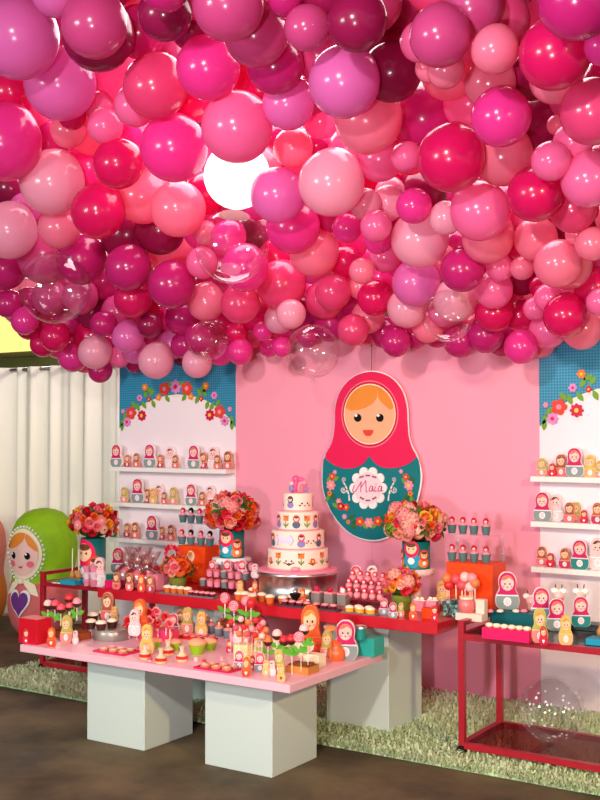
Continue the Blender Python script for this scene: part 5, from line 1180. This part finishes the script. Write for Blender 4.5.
for i, (px, py, k) in enumerate(((129,590.5,'brown'),(141,592,'orange'),(150,592.5,'magenta'))):
    dollpx(px, py, Z, 17, k, f'small {("brown","orange","plum")[i]} doll cutout at front edge of red table before candy bags, {ORD[i]}', None, .3)
# heart of pink roses ring
p_ = at(162, 588, z=Z); t = thing('rose_topiary', 'dark pink round rose topiary behind the orange flowers, left of red table', 'topiary', p_+Vector((0,.10,0)))
MB().lathe([(.035,0),(.045,.07)], PINKC, 20).build('pot', t); MB().tube([(0,0,.06),(0,0,.15)], .005, STICK).build('stem', t)
for k in range(12): put('rose', FM['rose_hot' if k % 3 else 'rose_pink'], t, (.045*math.cos(k*PI/6), -.005, .185+.045*math.sin(k*PI/6)), 0, .02, (PI/2, 0, 0))
boxpx('pink_box', 152, 590, Z, .075, .06, .085, PINKC, 'pale pink stacked box before candy bags, left of orange flowers', 'box')
t, p_ = traypx(174, 595, Z, .20, .06, GREYT, 'dark grey tray of orange cupcakes, left of red table')
for i in range(4): cup(p_+Vector((-.07+.047*i, .03, .0045)), .046, 'orange', 'cupcake', f'orange cased cupcake with cream top on left grey tray, {ORD[i]}', 'cupcake', 'orange cupcakes on grey tray')
t, p_ = traypx(199, 597.5, Z, .19, .05, GREYT, 'dark grey tray of chocolate pink cups, beside orange cupcakes')
for i in range(5): cup(p_+Vector((-.074+.037*i, .025, .0045)), .034, 'choc', 'chocolate_cup', f'plum cased pink topped sweet on second grey tray, {ORD[i]}', 'sweet', 'plum cased sweets on grey tray')
# stepped rows of pink cups left of the cake
stp = thing('step_riser', 'clear stepped riser carrying rows of pink candy cups, left of cake stand', 'riser', (at(222, 560, Y=4.88).x, 4.84, TR_))
for i in range(3): MB().box(-.15, .15, .06*i, .06*(i+1), 0, .03+.045*i, clear('riser_acrylic', (250,230,230), .08, .3)).build('step', stp)
for j in range(3):
    for i in range(6):
        cup(stp.location+Vector((-.125+.05*i, .03+.06*j, .0305+.045*j)), .04, 'pink' if (i+j) % 3 else 'grey', 'candy_cup', f'small {"pink" if (i+j) % 3 else "grey"} candy cup on stepped riser, {("front","middle","top")[j]} step {("leftmost","second","third","fourth","fifth","rightmost")[i]}', 'candy cup', 'candy cups on the stepped riser')
for i, (px, py, hp_, k) in enumerate(((212,575,17,'pinkgrey'),(227,576,19,'pinkgrey'),(242,576,19,'pinkgrey'),(255,578,17,'palepink'))):
    p_ = at(px, py, Y=5.06-.11); t = doll(p_, hp_*.82*mpp(p_), k, f'little pink doll cutout before white scalloped plate, {ORD[i]} behind candy rows', 'dolls before the scalloped plate', .3)
    MB().lathe([(.02, -1.05), (.02, .02)], STICK, 8).build('stick', t)
# sweets before the cake stand
for i, (px, py) in enumerate(((239,600),(245,600),(252,602),(253,596),(262,601),(270,603),(283,604),(275,600),(291,603))):
    cuppx(px, py, Z, 9.5, 'orange', 'petit_four', f'orange petit four topped with pink before cake stand, {ORD[sorted(range(9), key=lambda j: (239,245,252,253,262,270,283,275,291)[j]).index(i)]}', 'petit four', 'petits fours before the cake stand')
for i, (px, py, k) in enumerate(((240,597,'gold'),(255,597,'orange'),(268,599,'gold'),(272,601,'orange'),(284,602,'gold'),(302,605,'orange'))):
    dollpx(px, py, Z, 16, k, f'tiny {("gold","orange")[k == "orange"]} doll pick among petits fours before the cake, {ORD[i]}', 'doll picks among the petits fours', .3)
t, p_ = traypx(293, 607.5, Z, .19, .055, M('slate_tray', (70,64,72), .35), 'dark slate tray of pink bonbons before the cake')
for i in range(4): cup(p_+Vector((-.068+.045*i, .027, .0045)), .036, 'choc', 'bonbon', f'plum cased pink bonbon on dark slate tray, {ORD[i]}', 'bonbon', 'bonbons on slate tray')
t, p_ = traypx(322, 610.5, Z, .17, .055, M('slate_tray'), 'second dark slate tray right of the pink bonbons')
for i in range(3): cup(p_+Vector((-.05+.05*i, .027, .0045)), .036, 'choc', 'bonbon', f'plum cased bonbon on second slate tray, {ORD[i]}', 'bonbon', 'bonbons on second slate tray')
for i, (px, py) in enumerate(((315,604),(328,605),(341,606))):
    p_ = at(px, py, z=Z); t = thing('dessert_cube', f'clear grey dessert cube with pink top right before cake stand, {ORD[i]}', 'dessert', p_, 0, 'grey dessert cubes')
    MB().box(-.026, .026, 0, .05, 0, .055, M('grey_jelly', (140,134,130), .15), .003).build('cube_glass', t); MB().box(-.026, .026, 0, .05, .055, .064, ICINGP, .002).build('pink_top', t); MB().ball((0,.02,.075), .014, (HOTP, CRIM, WHITE)[i], 10).build('figure', t)
p_ = at(293, 600, Y=4.70); t = thing('sparkly_ornament', 'small dark sparkling ornament at foot of cake stand', 'ornament', (p_.x, 4.72, Z))
MB().lathe([(.012,0),(.02,.01),(.012,.03),(.024,.045),(.03,.06)], BLACK, 14).build('dark_cup', t); MB().ball((0,0,.07), .016, SILV, 12).build('silver_bead', t)
p_ = at(264, 560, Y=5.0); t = thing('tulip_pop', 'peach flower bunch tucked behind left of cake', 'flowers', (p_.x, 5.12, Z)); put('hydrangea', FM['hydrangea_peach'], t, (0,0,.15), 0, .038); put('hydrangea', FM['hydrangea_green'], t, (.035,0,.16), 0, .025); MB().lathe([(.03,0),(.035,.13)], PINKC, 18).build('pot', t)
# rows of pink doll pops right of the cake
rs = thing('pop_stand', 'clear stepped stand holding rows of pink doll pops, right of cake', 'riser', (at(362, 580, Y=4.9).x, 4.86, TR_))
for i in range(3): MB().box(-.13, .13, .055*i, .055*(i+1), 0, .03+.035*i, clear('riser_acrylic')).build('step', rs)
for j in range(3):
    for i in range(6):
        b_ = rs.location+Vector((-.112+.045*i+.01*(j % 2), .027+.055*j, .0305+.035*j)); t = thing('doll_pop', f'small pink doll pop on clear stand right of cake, {("front","middle","back")[j]} row {("leftmost","second","third","fourth","fifth","rightmost")[i]}', 'cake pop', b_, .3, 'doll pops right of the cake', .045)
        if not j and not i: dpm = (MB().ball((0,0,.5), .42, ICINGP, 14).mesh('body'), MB().ball((0,0,1.1), .32, HOTP, 14).ball((0,-.14,1.1), .22, SKINP, 12).mesh('head'))
        put('body', dpm[0], t); put('head', dpm[1], t)
for i, px in enumerate((356,372)):
    p_ = at(px, 588, Y=5.06); t = doll(p_, 22*mpp(p_), 'palepink' if i else 'pinkgrey', f'tall pink doll pick behind rows of doll pops, {("left","right")[i]} one', None, .3)
    MB().lathe([(.02, -.6), (.02, .02)], STICK, 8).build('stick', t)
t, p_ = traypx(358, 614.5, Z, .19, .07, M('grey_tray', (120,112,118), .35), 'grey tray of yellow cakes before doll pops')
for i in range(5): cup(p_+Vector((-.06+.06*(i % 3)+(.03 if i > 2 else 0), .02+.035*(i//3), .0045)), .042, 'yellow', 'mini_cake', f'small yellow cream cake on grey tray, {("front left","front middle","front right","back left","back right")[i]}', 'mini cake', 'yellow cakes on grey tray')
# right end of the red table
for i, (px, py, hp_, k, lb) in enumerate(((384,615,16,'pinkgrey','pink and grey doll cutout before low flowers, left of three'),(393,618,15,'pinkgrey','pink and grey doll cutout before low flowers, middle of three'),(401,617,14,'olive','olive doll cutout before low flowers, right of three'),(413,620,17,'orange','orange heart doll tag at red table edge before pink jar'),(434.5,621,15,'red','red heart doll tag at red table edge before orange box'))):
    dollpx(px, py, Z, hp_, k, lb, None, .42, i > 2)
boxpx('orange_gift_box', 427, 619, Z, .06, .05, .05, ORB, 'small orange gift box at right of red table edge', 'box')
for i, px in enumerate((415, 428)):
    p_ = at(px, 612, z=Z)+Vector((0,.05,0)); t = thing('pink_gift_box', f'pink ribbon tied gift box before right plate stand, {("left","right")[i]} one', 'box', p_, .1)
    MB().box(-.027,.027,-.027,.027,0,.05, PINKC, .002).build('box_body', t); MB().box(-.03,.03,-.005,.005,.05,.054, CREAM).build('ribbon', t); MB().ball((-.012,0,.06), .012, CREAM, 10, (1,.5,.7)).ball((.012,0,.06), .012, CREAM, 10, (1,.5,.7)).build('bow', t)
p_ = at(449, 617, z=Z); t = thing('candy_cube_jar', 'clear cube jar of turquoise candy at right end of red table', 'jar', p_)
m = MB(); g = random.Random(2)
MB().box(-.048,.048,0,.09,0,.085, clear('jar_glass', (240,250,250), .08, .35)).build('glass', t)
for i in range(90): m.ball((g.uniform(-.04,.04), g.uniform(.008,.082), g.uniform(.008,.07)), .010, (M('candy_turq', (90,160,150), .4), M('candy_dark', (40,90,90), .4), M('candy_light', (170,210,190), .4))[i % 3], 7)
o = m.build('candy', t); o['kind'] = 'stuff'
p_ = at(467, 621, z=Z); t = thing('display_box', 'white open display box with round pink jar, right end of red table', 'box', p_)
MB().box(-.06,.075,0,.07,0,.035, M('box_peach', (244,214,196), .5), .002).build('box_body', t); MB().box(.03,.075,.03,.07,.035,.10, M('box_peach'), .002).build('side_block', t)
p_ = p_+Vector((-.015,.03,.0355)); t = thing('round_jar', 'round pink jar on the white display box, right end of red table', 'jar', p_)
MB().lathe([(.03,0),(.04,.015),(.04,.05),(.03,.064)], M('pink_jar', (226,120,120), .3), 24).build('jar_body', t); MB().lathe([(.033,.064),(.033,.074)], CREAM, 24).build('lid', t)
for i, (px, py, k) in enumerate(((447,578,'orange'),(456,579,'hot'),(465,577,'pale'),(472,578,'pink'),(449,585,'red'),(462,585,'hot'),(470,587,'pale'),(475,583,'orange'))):
    poppx(px, py, 4.98, 10.5, k, f'{dict(orange="orange",hot="coral",pale="pale",pink="pink",red="red")[k]} cake pop before right orange box, {("upper row","lower row")[i > 3]} {("leftmost","second","third","rightmost")[i % 4]}', 'cake pops before the right orange box')
p_ = at(462, 604, Y=4.95); t = thing('pop_block', 'pale block holding cake pops before the right orange box', 'block', (p_.x, 4.95, TR_)); MB().box(-.08,.08,0,.06,0,.06, PINKC, .002).build('block_body', t)
dollpx(442, 608, Z, 27, 'gold', 'gold doll cutout left of orange box, behind the turquoise candy jar', None, .3)

# ------------------------------------------------------------------ on the right cart
Z = TC
boxpx('teal_box', 511, 629, Z, .215, .12, .078, TEALD, 'dark teal box under pink candies on right cart', 'box')
bx_ = boxpx('magenta_box', 505, 641, Z, .225, .07, .05, MAG, 'magenta box filled with white marshmallows on right cart', 'box')
for i in range(6):
    p_ = bx_.location+Vector((-.09+.036*i, .035, .050)); t = thing('marshmallow', f'white marshmallow twist in magenta box, {ORD[i]}', 'marshmallow', p_, .3, 'marshmallows in the magenta box', .036)
    MB().lathe([(.3,0),(.5,.15),(.45,.4),(.25,.5),(1e-6,.52)], CREAM, 16, flute=.08, nf=6).build('sweet', t)
for i, px in enumerate((490,500,516,524)):
    p_ = at(px, 612, z=Z+.079)+Vector((0,.0,0)); t = thing('candy', f'pink and white candy on top of dark teal box, {ORD[i]}', 'candy', p_, .4*i, 'candies on the teal box', .035)
    MB().lathe([(.4,0),(.5,.15),(.3,.35),(1e-6,.38)], (ICINGP, CREAM, FROST, PINKC)[i], 16, flute=.1, nf=5).build('sweet', t)
dollpx(507.5, 609.5, Z+.079, 37, 'pinkgrey', 'large pink hooded grey doll cutout standing on teal box, right cart', None, .42)
dollpx(541.5, 621, Z+.031, 33, 'pinkgrey', 'large pink hooded doll cutout in middle of right cart', None, .42)
dollpx(557, 631, Z, 32, 'pinkgrey', 'pink hooded doll cutout slightly before the larger one, right cart', None, .42)
dollpx(540, 643, Z, 34, 'olive', 'olive doll cutout before large pink doll on right cart', None, .42)
dollpx(543.5, 645, Z, 18, 'red', 'red heart doll tag before olive doll on right cart', None, .42, True)
dollpx(566, 645, Z, 29, 'gold', 'gold and peach doll cutout at front of right cart', None, .42)
dollpx(581, 627, Z+.031, 30, 'pinkteal', 'pink hooded teal doll cutout at right end of the cart', None, .42)
boxpx('dark_box', 567, 629, Z, .30, .10, .03, M('black_green', (16,42,44), .3), 'flat dark green box behind dolls on right cart', 'box')
for i, (px, py) in enumerate(((531,626),(559,626),(581,622))):
    p_ = at(px, py, Y=5.10); p_.z = Z+(.031 if i else 0); k = mpp(p_); hh = (30, 32, 34)[i]*k
    t = thing('bow_figure', f'white bow headed figure behind dolls on right cart, {ORD[i]}', 'figure', p_, .3, 'bow figures on the right cart')
    MB().lathe([(.02,0),(.024,.01),(.02,hh*.6),(.024,hh*.72)], M('blush', (240,160,150), .5), 20).build('body', t)
    MB().ball((0,0,hh*.78), .024, SKINP, 16).build('head', t)
    MB().ball((-.02,0,hh*.92), .02, WHITE, 12, (1,.5,.75)).ball((.02,0,hh*.92), .02, WHITE, 12, (1,.5,.75)).ball((0,-.004,hh*.92), .009, CREAM, 10).build('bow', t)
    MB().tube([(-.012,0,hh*.95),(-.016,0,hh*1.12)], .0025, BROWN).tube([(.012,0,hh*.95),(.016,0,hh*1.12)], .0025, BROWN).build('antenna', t)
def lolly_block(px, py, z, w, d, label, sticks, sl):
    t = boxpx('blue_block', px, py, z, w, d, .028, TEALBLUE, label, 'block')
    for i, (dx, dy, hh) in enumerate(sticks):
        p_ = t.location+Vector((dx, dy, .028)); u = thing('cone_pop', f'{sl}, {("left","right","third")[i]} one', 'cake pop', p_, 0, sl)
        MB().lathe([(.003,0),(.003,.01),(.016,.012),(.019,.03),(.008,.05),(.005,.062)], CARAMEL, 14).build('cone', u); MB().lathe([(.0035,.06),(.0035,hh)], CREAM, 8).build('stick', u)
lolly_block(598, 646, Z, .11, .09, 'blue block at far right of right cart', [(.0, .04, .20), (.035, .05, .2)], 'caramel cone pop with tall stick on right cart')
# ------------------------------------------------------------------ on the left cart
lolly_block(67, 585, Z, .125, .09, 'blue block with two tall sticks on left cart', [(-.005, .05, .19), (.05, .05, .19)], 'caramel cone pop with tall stick on left cart')
p_ = at(60, 583.5, z=Z); t = thing('paper_sheet', 'white paper strip before the blue block on left cart', 'paper', p_); MB().box(-.06,.10,-.01,.012,0,.004, WHITE).build('sheet', t)
for i, (px, py, w) in enumerate(((85,586,9),(92,587,10))):
    p_ = at(px, py, z=Z); t = thing('stacked_cups', f'stack of pale pink candy cups below left flower vase, {("left","right")[i]} one', 'cups', p_+Vector((0,.02,0)), 0, None, w*mpp(p_))
    for k in range(3): MB().lathe([(.36,.75*k),(.5,.75*k+.62),(.53,.75*k+.66),(.3,.75*k+.72)], (PINKC, M('cup_lilac', (238,206,220), .5), PINKC)[k], 20).build('cup', t)
dollpx(99, 587, Z, 29, 'palepink', 'pale pink and gold doll cutout on left cart below flowers', None, .35)
